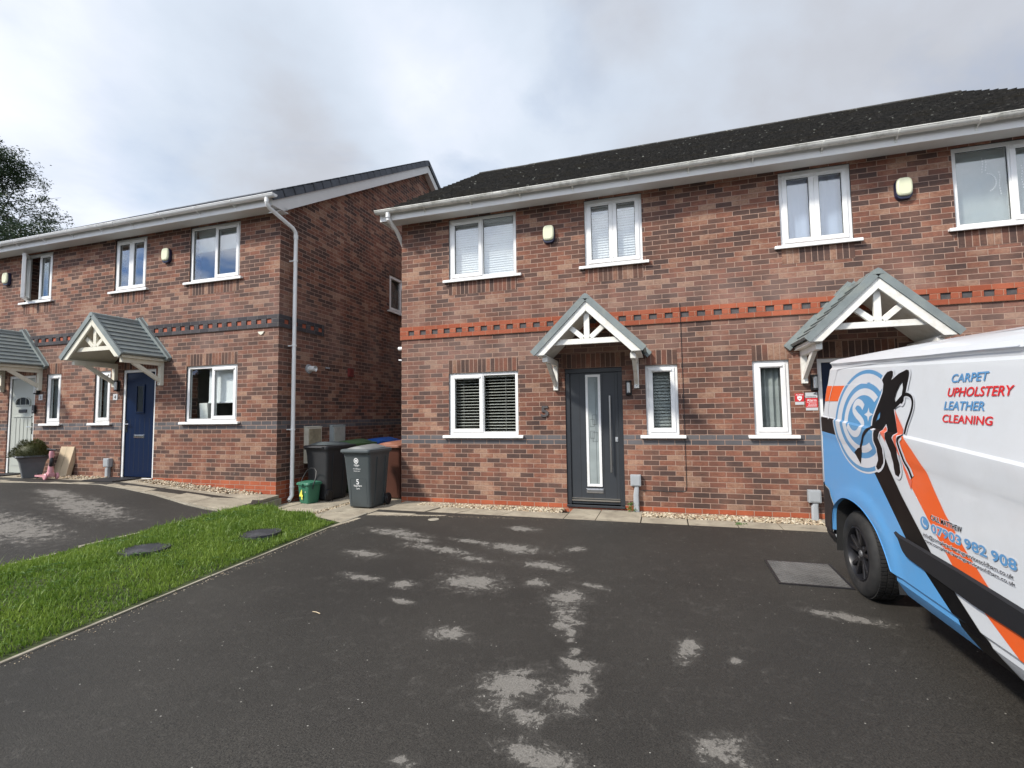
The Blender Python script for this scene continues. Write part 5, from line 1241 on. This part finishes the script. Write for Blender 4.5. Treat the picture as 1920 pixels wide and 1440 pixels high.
def drape(name, groups, mat, parent, lay=.0012, smooth=True, raw=None, far=False, step=.05):
    """flat (s,h) polygons cut along the pressing lines and laid on the side of the van"""
    bm = bmesh.new()
    if raw:
        vs, fs = raw; bv = [bm.verts.new((x, 0, z)) for x, z in vs]
        for f in fs:
            try: bm.faces.new([bv[i] for i in f])
            except ValueError: pass
    for rings in groups:
        if isinstance(rings[0][0], (int, float)): rings = [rings]
        pv = [[Vector((x, z, 0)) for x, z in r] for r in rings]; flat = [q for r in pv for q in r]; bv = [bm.verts.new((q.x, 0, q.y)) for q in flat]
        for tri in geometry.tessellate_polygon(pv):
            try: bm.faces.new([bv[i] for i in tri])
            except ValueError: pass
    def cut(co, no):
        g = bm.verts[:]+bm.edges[:]+bm.faces[:]; bmesh.ops.bisect_plane(bm, geom=g, dist=1e-6, plane_co=co, plane_no=no)
    ss = [v.co.x for v in bm.verts]; hs = [v.co.z for v in bm.verts]; a, b, c, d = min(ss), max(ss), min(hs), max(hs)
    for h in GRID_H:
        if c < h < d: cut((0, 0, h), (0, 0, 1))
    for h in (1.12, 1.16, 1.18, 1.20, 1.24, 1.28, 1.325, 1.342, 1.356, 1.40, 1.45, 1.50, 1.55, 1.60, 1.66, 1.71):
        if c-.2 < h < d+.2: cut((.95, 0, h), Vector((.055, 0, 1)).normalized())
    for h in (1.76, 1.79, 1.808, 1.828, 1.845, 1.862, 1.88, 1.90):
        if c-.2 < h < d+.2: cut((.95, 0, h), Vector((.041, 0, 1)).normalized())
    s = math.ceil(a/step)*step
    while s < b:
        if s > a+1e-5: cut((s, 0, 0), (1, 0, 0))
        s += step
    for s in (-.51, -.53, -.55, -.57, -.585, -.6, -.612, -.622, -.628):
        if a < s < b: cut((s, 0, 0), (1, 0, 0))
    bmesh.ops.recalc_face_normals(bm, faces=bm.faces[:])
    for v in bm.verts: v.co = Vector(vpt(v.co.x, v.co.z, lay, far))
    me = bpy.data.meshes.new(name); bm.to_mesh(me); bm.free(); me.materials.append(mat)
    # consistent outward normals so that smooth shading works across the pressings
    me.polygons.foreach_set('use_smooth', [smooth]*len(me.polygons)); me.set_sharp_from_angle(angle=R(16)); me.update()
    o = bpy.data.objects.new(name, me); COL.objects.link(o); o.parent = parent; return o
def ribbon(pts, w_, closed=False, w1=None):
    pts = [Vector((p[0], p[1])) for p in pts]
    # Catmull-Rom smoothing
    P = []; n = len(pts); rng_ = range(n if closed else n-1)
    for i in rng_:
        p0, p1, p2, p3 = (pts[(i-1) % n] if closed or i > 0 else pts[0]), pts[i], pts[(i+1) % n], (pts[(i+2) % n] if closed or i+2 < n else pts[-1])
        for k in range(5):
            t = k/5; P.append(.5*((2*p1)+(-p0+p2)*t+(2*p0-5*p1+4*p2-p3)*t*t+(-p0+3*p1-3*p2+p3)*t**3))
    if not closed: P.append(pts[-1])
    L_, R_ = [], []; m = len(P)
    for i, p in enumerate(P):
        d = (P[(i+1) % m] if closed or i < m-1 else P[i])-(P[i-1] if closed or i > 0 else P[i])
        if d.length < 1e-9: d = Vector((1, 0))
        d.normalize(); nn = Vector((-d.y, d.x)); f = (w_ if w1 is None else w_+(w1-w_)*i/(m-1))/2
        L_.append(tuple(p+nn*f)); R_.append(tuple(p-nn*f))
    q = []
    for i in range(m if closed else m-1):
        j = (i+1) % m; q.append([L_[i], L_[j], R_[j], R_[i]])
    return q
def car_paint(n, c, flake=False):
    m, nt, b = newmat(n); v = objco(nt); f = noise(nt, v, 1.2, 3)
    cc = mixc(nt, maprange(nt, f, .3, .7), tuple(k*.965 for k in c), c)
    grime = math_n(nt, 'MULTIPLY', maprange(nt, noise(nt, v, 5, 6, .7), .45, .75), .10 if n != 'vinyl_black' else .02)
    cc = mixc(nt, grime, cc, (.30, .27, .23)); lk(nt, cc, b.inputs['Base Color'])
    lk(nt, mixf(nt, grime, .30, .6), b.inputs['Roughness']); b.inputs['Coat Weight'].default_value = .5 if not n.startswith('vinyl') else .25; b.inputs['Coat Roughness'].default_value = .08; b.inputs['Specular IOR Level'].default_value = .5 if not n.startswith('vinyl') else .3; return m
M['van_white'] = car_paint('van_white', (.64, .665, .70)); M['v_blue'] = car_paint('vinyl_blue', (.105, .335, .66)); M['v_black'] = car_paint('vinyl_black', (.004, .004, .005)); M['v_black'].node_tree.nodes['Principled BSDF'].inputs['Specular IOR Level'].default_value = .12; M['v_black'].node_tree.nodes['Principled BSDF'].inputs['Coat Weight'].default_value = 0
M['v_orange'] = car_paint('vinyl_orange', (.78, .115, .020))
M['v_logo'] = car_paint('vinyl_logo_blue', (.085, .27, .50)); M['v_pale'] = car_paint('vinyl_pale', (.60, .615, .66)); M['v_text'] = car_paint('vinyl_text_blue', (.10, .28, .53)); M['v_red'] = car_paint('vinyl_red', (.66, .028, .035)); M['v_coral'] = car_paint('vinyl_coral', (.70, .13, .07))
M['trim'] = simple('black_body_trim', (.012, .013, .016), .5, var=.08, bmp=.08, bscale=200)
def tyre_mat():
    m, nt, b = newmat('tyre_rubber'); v = objco(nt); f = noise(nt, v, 9, 5, .65)
    lk(nt, mixc(nt, maprange(nt, f, .35, .7), (.010, .010, .011), (.030, .029, .028)), b.inputs['Base Color']); b.inputs['Roughness'].default_value = .72; return m
M['tyre'] = tyre_mat()

ARCH = [(-.325, .27), (-.318, .451), (-.296, .628), (-.217, .704), (-.056, .772), (.136, .781), (.299, .753), (.429, .701), (.52, .652), (.603, .577), (.668, .508), (.717, .444), (.749, .416), (.775, .30)]
def smooth_open(pts, n=4):
    pts = [Vector(p) for p in pts]; out = []
    for i in range(len(pts)-1):
        p0, p1, p2, p3 = pts[max(i-1, 0)], pts[i], pts[i+1], pts[min(i+2, len(pts)-1)]
        for k in range(n):
            t = k/n; out.append(tuple(.5*((2*p1)+(-p0+p2)*t+(2*p0-5*p1+4*p2-p3)*t*t+(-p0+3*p1-3*p2+p3)*t**3)))
    out.append(tuple(pts[-1])); return out
ARCHs = smooth_open(ARCH[1:-1]); ARCHs = [ARCH[0]]+ARCHs+[ARCH[-1]]
FA = [(3.06+.40*math.cos(a), .33+.42*math.sin(a)) for a in [math.pi*(1-k/16) for k in range(17)]]
TOP = [(-.63, 1.76), (-.622, 1.83), (-.585, 1.885), (-.52, 1.915), (-.3, 1.928), (1.0, 1.925), (1.9, 1.905), (2.25, 1.87), (2.45, 1.78), (3.10, 1.24), (3.62, 1.10), (3.86, .98), (3.95, .78), (3.97, .30)]
def topz(s):
    for (a, za), (b, zb) in zip(TOP, TOP[1:]):
        if a <= s <= b: return za+(zb-za)*(s-a)/(b-a)
    return TOP[0][1]
outline = [(-.63, .27)]+ARCHs+[(2.62, .28)]+FA+[(3.50, .28), (3.97, .28)]+TOP[::-1][1:]
# shell
body = drape('body', [outline], M['van_white'], VAN, 0)
mb = MB()
SS = [-.63, -.622, -.585, -.52, -.45, -.2, .2, .6, 1.0, 1.4, 1.9, 2.1, 2.25, 2.45, 2.7, 3.10, 3.3, 3.62, 3.75, 3.86, 3.92, 3.95, 3.97]
rows = []
for s in SS:
    h = topz(s); a = vpt(s, h); b = vpt(s, h, far=True); row = []
    for k in range(13):
        t = k/12; row.append((a[0], a[1]+(b[1]-a[1])*t, h+.050*(1-(2*t-1)**4)*(1 if s < 3.9 else .2)))
    rows.append(row)
rows.append([(p[0]-.02, p[1], .28) for p in rows[-1]])
mb.loft(rows, cap=False, close=False)
hl = [.27, .5, .8, 1.0, 1.2, 1.35, 1.5, 1.65, 1.76]; rr = []
for h in hl:
    a, b = vpt(-.63, h), vpt(-.63, h, far=True); rr.append([(a[0]-.03*(1-(2*k/10-1)**2), a[1]+(b[1]-a[1])*k/10, h) for k in range(11)])
mb.loft(rr, cap=False, close=False)
roof = mb.build('roof_shell', M['van_white'], VAN, smooth=True)
for a_, b_ in ((-.58, -.36), (.84, 2.60), (3.52, 3.9)):
    mb = MB(); mb.box(a_, b_, .10, 1.70, .27, .31); mb.build('underbody', M['seal'], VAN)
drape('far_side', [outline], M['van_white'], VAN, 0, far=True, step=.25)
# wheel housings
for nm, arch in (('rear', ARCHs), ('front', FA)):
    for y0, y1 in ((.012, .36), (1.44, 1.788)):
        mb = MB(); mb.loft([[(s, y0, h) for s, h in arch], [(s, y1, h) for s, h in arch]], cap=False, close=False)
        yk = y1 if y0 < .5 else y0; i = [mb.vert((s, yk, h)) for s, h in arch]; mb.face(i); mb.build('wheel_housing', M['seal'], VAN)
# lip round the near wheel arch
for arch in (ARCHs[1:-1], FA):
    mb = MB(); a = [vpt(s, h, .004) for s, h in arch]; b = [(p[0], p[1]+.030, p[2]-.003) for p in a]; mb.loft([a, b], cap=False, close=False); mb.build('arch_lip', M['v_blue'] if arch is not FA else M['van_white'], VAN, smooth=True)
def wheel(cs, yc, sgn):
    t = MB(); R_, hw_ = .333, .122
    prof = [(.205, -hw_+.018), (.222, -hw_+.004), (.262, -hw_-.006), (.302, -hw_+.002), (.322, -hw_+.018), (.331, -hw_+.035), (R_, -.02), (R_, .02), (.331, hw_-.035), (.322, hw_-.018), (.302, hw_-.002), (.262, hw_+.006), (.222, hw_-.004), (.205, hw_-.018)]
    t.lathe([(r, y*sgn) for r, y in prof], (cs, yc, .333), 'Y', 56)
    ty = t.build('tyre', M['tyre'], VAN, smooth=True)
    g = MB()
    for k in range(72):     # tread blocks
        a = k*math.pi/36
        for y0, y1, sh in ((-.088, -.048, .0), (-.040, -.004, .4), (.004, .040, .0), (.048, .088, .4)):
            a0, a1 = a+sh*.05, a+.062+sh*.05
            q = [(cs+(R_+r)*math.cos(x), yc+y, .333+(R_+r)*math.sin(x)) for x, y, r in ((a0, y0, -.002), (a1, y0, -.002), (a1, y1, -.002), (a0, y1, -.002))]
            d = Vector((math.cos(a0+.03), 0, math.sin(a0+.03)))*.006; g.prism(q, d)
    g.build('tread', M['tyre'], ty)
    r = MB(); o = -hw_*sgn
    r.lathe([(.212, o+.022*sgn), (.212, o+.008*sgn), (.203, o+.004*sgn), (.198, o+.014*sgn), (.190, o+.05*sgn), (.186, o+.17*sgn)], (cs, yc, .333), 'Y', 48)
    ri = r.build('rim', M['wheel_black'], VAN, smooth=True)
    s = MB(); s.lathe([(.001, o+.030*sgn), (.060, o+.030*sgn), (.068, o+.038*sgn), (.070, o+.07*sgn)], (cs, yc, .333), 'Y', 32)
    for k in range(5):
        a = R(72*k+18)
        for da in (-.16, .16):
            p0 = Vector((cs+.055*math.cos(a+da*.7), yc+o+.040*sgn, .333+.055*math.sin(a+da*.7))); p1 = Vector((cs+.196*math.cos(a+da*1.5), yc+o+.030*sgn, .333+.196*math.sin(a+da*1.5)))
            s.bar(p0, p1, .026, .030, (0, 1, 0))
        p0 = Vector((cs+.12*math.cos(a), yc+o+.045*sgn, .333+.12*math.sin(a))); p1 = Vector((cs+.19*math.cos(a), yc+o+.045*sgn, .333+.19*math.sin(a))); s.bar(p0, p1, .050, .012, (0, 1, 0))
    s.build('spoke', M['wheel_black'], ri, bevel=.004)
    b = MB(); b.lathe([(.001, o+.10*sgn), (.185, o+.10*sgn)], (cs, yc, .333), 'Y', 32); b.build('brake_disc', M['dark_metal'], ri)
    c = MB(); c.lathe([(.001, o+.022*sgn), (.022, o+.022*sgn), (.028, o+.030*sgn)], (cs, yc, .333), 'Y', 24); c.build('centre_cap', M['hub_grey'], ri, smooth=True)
M['wheel_black'] = simple('wheel_black', (.018, .018, .022), .35, .3, var=.2, dirt=(.06, .055, .05), dscale=8); M['hub_grey'] = simple('hub_grey', (.16, .16, .165), .45, .4)
for cs in (-.03, 3.06):
    wheel(cs, .180, 1); wheel(cs, 1.62, -1)
# rear bumper wraps round the corner
bump_poly = [(-.63, .26), (-.325, .26)]+ARCHs[1:10]+[(-.275, .690), (-.365, .725), (-.385, .785), (-.63, .835)]
bump_poly = [(-.63, .26), (-.325, .27), (-.318, .451), (-.305, .56), (-.296, .628), (-.270, .665), (-.335, .700), (-.372, .735), (-.40, .790), (-.63, .835)]
drape('rear_bumper', [bump_poly], M['trim'], VAN, .012)
mb = MB(); rr = []
for h in (.26, .45, .6, .75, .835):
    a, b = vpt(-.63, h, .012), vpt(-.63, h, .012, far=True); rr.append([(a[0]-.02-.07*(1-(2*k/10-1)**4), a[1]+(b[1]-a[1])*k/10, h) for k in range(11)])
rr.append([(p[0]+.09, p[1], p[2]+.005) for p in rr[-1]])
mb.loft(rr, cap=False, close=False); mb.build('bumper_beam', M['trim'], VAN, smooth=True)
drape('rear_bumper_end', [bump_poly], M['trim'], VAN, .012, far=True)
# rear doors, lamps, handle
mb = MB(); mb.box(-.668, -.655, .895, .905, .86, 1.86); mb.build('door_gap', M['seal'], VAN)
for y0 in (.20, 1.02): 
    mb = MB(); mb.box(-.668, -.66, y0, y0+.58, 1.30, 1.75); mb.build('rear_window', M['car_glass'], VAN, bevel=.01)
M['lamp_red'] = simple('red_lamp_lens', (.42, .012, .012), .15, coat=.5)
for y0 in (.07, 1.62):
    mb = MB(); mb.box(-.652, -.60, y0, y0+.11, .90, 1.40); mb.build('tail_lamp', M['lamp_red'], VAN, bevel=.015)
# black side rubbing strip
strip_p = [(.800, .706), (.85, .696), (1.46, .678), (1.92, .655), (2.66, .62), (2.66, .51), (1.91, .549), (1.61, .553), (1.39, .567), (1.11, .583), (1.02, .588), (.952, .596), (.905, .618), (.878, .645), (.85, .682)]
drape('side_moulding', [strip_p], M['trim'], VAN, .016)
up = [(.80, .706), (.85, .696), (1.46, .678), (1.92, .655), (2.66, .62)]; mb = MB()
mb.loft([[vpt(s, h, .0163) for s, h in up], [vpt(s, h+.012, .001) for s, h in up]], cap=False, close=False)
lo = [(.878, .645), (.905, .618), (.952, .596), (1.11, .583), (1.39, .567), (1.91, .549), (2.66, .51)]
mb.loft([[vpt(s, h, .0163) for s, h in lo], [vpt(s, h-.008, .001) for s, h in lo]], cap=False, close=False); mb.build('moulding_edge', M['trim'], VAN, smooth=True)
# sliding door rail and door shut lines
rail = [(.97, 1.342), (1.5, 1.314), (2.0, 1.287), (2.5, 1.262)]
drape('panel_pressing', ribbon([(1.9, 1.815), (1.3, 1.838), (.66, 1.848), (-.16, 1.846), (-.25, 1.825), (-.285, 1.77), (-.33, 1.69), (-.375, 1.60), (-.39, 1.52), (-.37, 1.455), (-.31, 1.41)], .010), M['van_white'], VAN, .0045)
drape('door_seam', ribbon([(2.02, .36), (2.02, 1.0), (2.02, 1.78)], .006)+ribbon([(2.70, .46), (2.78, .9), (2.72, 1.25)], .006), M['seal'], VAN, .001)
# cab
drape('cab_window', [[(2.10, 1.28), (2.98, 1.24), (2.90, 1.36), (2.52, 1.70), (2.12, 1.76)]], M['car_glass'], VAN, .004)
drape('cab_window', [[(2.10, 1.28), (2.98, 1.24), (2.90, 1.36), (2.52, 1.70), (2.12, 1.76)]], M['car_glass'], VAN, .004, far=True)
mb = MB(); a0, a1 = topz(2.5), topz(3.05); mb.poly([(2.5, .22, a0+.05), (2.5, 1.58, a0+.05), (3.06, 1.66, a1+.052), (3.06, .14, a1+.052)]); mb.build('windscreen', M['car_glass'], VAN)
for y, sg in ((-.16, 1), (1.96, -1)):
    mb = MB(); mb.loft([rrect(2.92, y, .09, .17, .03, z, 3) for z in (1.22, 1.24, 1.42, 1.44)]); mb.bar((2.92, y+sg*.07, 1.26), (2.92, y+sg*.20, 1.24), .05, .05); mb.build('door_mirror', M['trim'], VAN, smooth=True, bevel=.008)
for y0 in (.22, 1.30):
    mb = MB(); mb.prism([(3.80, y0, .86), (3.80, y0+.28, .86), (3.93, y0+.28, .80), (3.93, y0, .80)], (-.06, 0, .15)); mb.build('headlamp', M['frost'], VAN, bevel=.02)
mb = MB(); mb.box(3.93, 3.99, .30, 1.50, .45, .72); mb.build('grille', M['trim'], VAN, bevel=.01)

# ---- livery
def L_(pts, mat, lay, name='livery_panel', **k): return drape(name, [pts], M[mat], VAN, lay, **k)
blue = [(-.63, 1.30), (-.127, 1.278), (.30, 1.22), (.44, 1.14), (.484, 1.095), (.70, .905), (.927, .705), (1.107, .579), (1.412, .413), (1.52, .282), (.78, .282)]+ARCHs[::-1][0:-2]+[(-.30, .635), (-.270, .665), (-.335, .700), (-.372, .735), (-.40, .790), (-.63, .835)]
L_(blue, 'v_blue', .0010)
L_([(.44, 1.14), (.60, 1.20), (.70, 1.185), (.754, 1.113), (.90, .965), (1.068, .82), (1.223, .687), (1.402, .564), (1.664, .403), (1.80, .282), (1.52, .282), (1.412, .413), (1.107, .579), (.927, .705), (.70, .905), (.484, 1.095)], 'v_black', .0012)
L_([(.88, 1.36), (.975, 1.345), (1.06, 1.28), (1.152, 1.204), (1.205, 1.161), (1.278, 1.063), (1.37, .953), (1.54, .80), (1.717, .664), (1.909, .552), (2.16, .40), (2.30, .282), (2.06, .282), (1.896, .422), (1.626, .558), (1.424, .681), (1.20, .88), (.989, 1.078), (.943, 1.138), (.925, 1.215)], 'v_orange', .0012)
L_([(-.63, 1.707), (-.02, 1.694), (-.145, 1.567), (-.63, 1.567)], 'v_orange', .0010)
L_([(-.63, 1.43), (-.18, 1.415), (-.12, 1.278), (-.63, 1.298)], 'v_black', .0010)
CS, CH, RA, RB = .335, 1.423, .520, .378
def arc(f, a0, a1, n=40, sx=0): return [(CS+sx+RA*f*math.cos(R(a0+(a1-a0)*k/n)), CH+RB*f*math.sin(R(a0+(a1-a0)*k/n))) for k in range(n+1)]
# disc, clipped on the right by the figure
def clipx(pts, line): return [(min(x, line(z)), z) for x, z in pts]
cutline = lambda z: .62+.0*z if z > 1.62 else (.60 if z > 1.25 else .60+(1.25-z)*.0)
L_(clipx(arc(1.035, 0, 360, 72), lambda z: .66), 'v_pale', .0018, 'logo_outline')
L_(clipx(arc(1.0, 0, 360, 72), lambda z: .65), 'v_logo', .0022, 'logo_disc')
def band(f0, f1, a0, a1): return arc(f1, a0, a1)+arc(f0, a1, a0)
L_(clipx(band(.745, .925, 48, 318), lambda z: .64), 'v_pale', .0026, 'logo_letter')
L_(band(.50, .635, 46, 306), 'v_pale', .0026, 'logo_letter')
DC = {
  'body': [(0.608, 1.713), (0.626, 1.731), (0.641, 1.745), (0.676, 1.766), (0.729, 1.772), (0.755, 1.765), (0.76, 1.739), (0.742, 1.708), (0.77, 1.719), (0.835, 1.746), (0.929, 1.766), (0.957, 1.761), (0.967, 1.743), (0.966, 1.719), (0.955, 1.675), (0.943, 1.624), (0.925, 1.59), (0.926, 1.569), (0.908, 1.549), (0.88, 1.554), (0.805, 1.521), (0.842, 1.454), (0.881, 1.369), (0.838, 1.329), (0.891, 1.265), (0.891, 1.222), (0.904, 1.168), (0.909, 1.114), (0.883, 1.081), (0.84, 1.091), (0.826, 1.131), (0.819, 1.17), (0.806, 1.229), (0.745, 1.316), (0.747, 1.38), (0.725, 1.414), (0.684, 1.377), (0.639, 1.315), (0.688, 1.246), (0.687, 1.194), (0.681, 1.148), (0.64, 1.107), (0.591, 1.087), (0.565, 1.107), (0.602, 1.155), (0.603, 1.238), (0.565, 1.289), (0.572, 1.337), (0.589, 1.372), (0.547, 1.376), (0.513, 1.395), (0.519, 1.443), (0.556, 1.505), (0.601, 1.573), (0.631, 1.626), (0.635, 1.686)],
  'armhole': [(0.89, 1.695), (0.904, 1.652), (0.896, 1.606), (0.823, 1.559), (0.806, 1.585), (0.824, 1.629), (0.858, 1.672)],
  'armhole2': [(0.624, 1.494), (0.623, 1.453), (0.581, 1.418), (0.573, 1.428), (0.595, 1.472)],
  'wand': [(0.603, 1.429), (0.545, 1.389), (0.488, 1.369), (0.403, 1.318), (0.368, 1.27), (0.327, 1.217)],
  'head': [(0.201, 1.172), (0.272, 1.209), (0.348, 1.226), (0.313, 1.095)],
  'wand2': [(0.911, 1.586), (0.884, 1.566), (0.804, 1.523)],
  'hose': [(0.895, 1.572), (0.92, 1.603), (0.96, 1.609), (1.008, 1.596), (1.033, 1.566), (1.034, 1.525), (1.016, 1.477), (0.986, 1.417), (0.97, 1.362)],
  'hose2': [(0.956, 1.352), (0.914, 1.319), (0.924, 1.277), (0.951, 1.228), (0.978, 1.183), (1.019, 1.141), (1.047, 1.101)],
  'or1': [(0.819, 1.513), (0.871, 1.461), (0.947, 1.391), (0.949, 1.361), (0.903, 1.346), (0.89, 1.289), (0.926, 1.219), (0.902, 1.229), (0.851, 1.324), (0.882, 1.363)],
  'or2': [(0.674, 1.353), (0.691, 1.377), (0.721, 1.398), (0.738, 1.38), (0.745, 1.293)],
  'or3': [(0.925, 1.216), (0.964, 1.182), (1.005, 1.127), (1.042, 1.08), (1.025, 1.025), (0.975, 1.1), (0.94, 1.179)],
  'star': [(0.435, 1.521), (0.453, 1.486), (0.514, 1.472), (0.458, 1.456), (0.443, 1.416), (0.421, 1.454), (0.368, 1.468), (0.418, 1.485)],
  'S': [(0.346, 1.52), (0.299, 1.548), (0.236, 1.559), (0.188, 1.537), (0.177, 1.499), (0.239, 1.46), (0.314, 1.429), (0.358, 1.395), (0.331, 1.347), (0.268, 1.318), (0.187, 1.324), (0.111, 1.376)],
}
def RB_(key, w_, mat, lay, name, w1=None): return drape(name, ribbon(DC[key], w_, w1=w1), M[mat], VAN, lay)
RB_('S', .050, 'v_pale', .0030, 'logo_letter')
L_(DC['star'], 'v_pale', .0030, 'logo_star')
drape('figure_outline', ribbon(DC['body'], .034, closed=True)+ribbon(DC['hose2'], .052)+ribbon(DC['hose'], .040), M['v_pale'], VAN, .0034)
L_(DC['or1'], 'v_coral', .0036, 'figure_flash'); L_(DC['or2'], 'v_coral', .0036, 'figure_flash'); L_(DC['or3'], 'v_coral', .0030, 'figure_flash')
drape('figure_silhouette', [[DC['body'], DC['armhole'], DC['armhole2']]], M['v_black'], VAN, .0042)
drape('figure_wand', ribbon(DC['wand'], .026)+ribbon(DC['wand2'], .028)+[DC['head']], M['v_black'], VAN, .0046)
drape('figure_hose', ribbon(DC['hose'], .021)+ribbon(DC['hose2'], .021), M['v_black'], VAN, .0046)
def van_text(txt, s0, s1, h0, h1, mat, lay=.0022, shear=0.0, bold=.02, outline=None, slope=0.0, spacing=1.0):
    def mk(bold_, lay_, mat_, name, grow=0):
        vs, fs, _ = text_polys(txt, bold_, spacing)
        raw = [(s0+(s1-s0)*x+shear*z*(h1-h0), h0+(h1-h0)*z+slope*x) for x, z in vs]
        drape(name, [], M[mat_], VAN, lay_, raw=(raw, fs), step=.05)
    if outline: mk(bold+outline, lay-.0010, 'v_pale', 'lettering_outline')
    mk(bold, lay, mat, 'lettering')
van_text('CARPET', 1.402, 1.695, 1.667, 1.712, 'v_text', shear=.25)
van_text('UPHOLSTERY', 1.378, 1.868, 1.592, 1.640, 'v_red', shear=.25)
van_text('LEATHER', 1.358, 1.690, 1.521, 1.567, 'v_text', shear=.2)
van_text('CLEANING', 1.350, 1.752, 1.452, 1.495, 'v_red', shear=.1)
van_text('CALL MATTHEW', 1.229, 1.515, .891, .919, 'v_black', .0030, bold=.015, outline=.07)
for tx, a_, b_ in (('07903', 1.226, 1.504), ('982', 1.531, 1.703), ('908', 1.733, 1.901)): van_text(tx, a_, b_, .820, .870, 'v_text', .0030, bold=.025, outline=.05)
van_text('info@completecleaningservicesoldham.co.uk', 1.139, 1.875, .776, .797, 'v_black', .0030, bold=.0, outline=.10)
van_text('www.completecleaningservicesoldham.co.uk', 1.146, 1.883, .747, .765, 'v_black', .0030, bold=.0, outline=.10)
ic = [(1.157+.043*math.cos(a), .855+.037*math.sin(a)) for a in [k*math.pi/12 for k in range(24)]]
L_(ic, 'v_text', .0022, 'phone_badge')
drape('phone_symbol', ribbon([(1.143, .874), (1.139, .858), (1.152, .843), (1.172, .838)], .010)+ribbon([(1.140, .878), (1.150, .872)], .010)+ribbon([(1.168, .845), (1.178, .836)], .010), M['v_pale'], VAN, .0028)
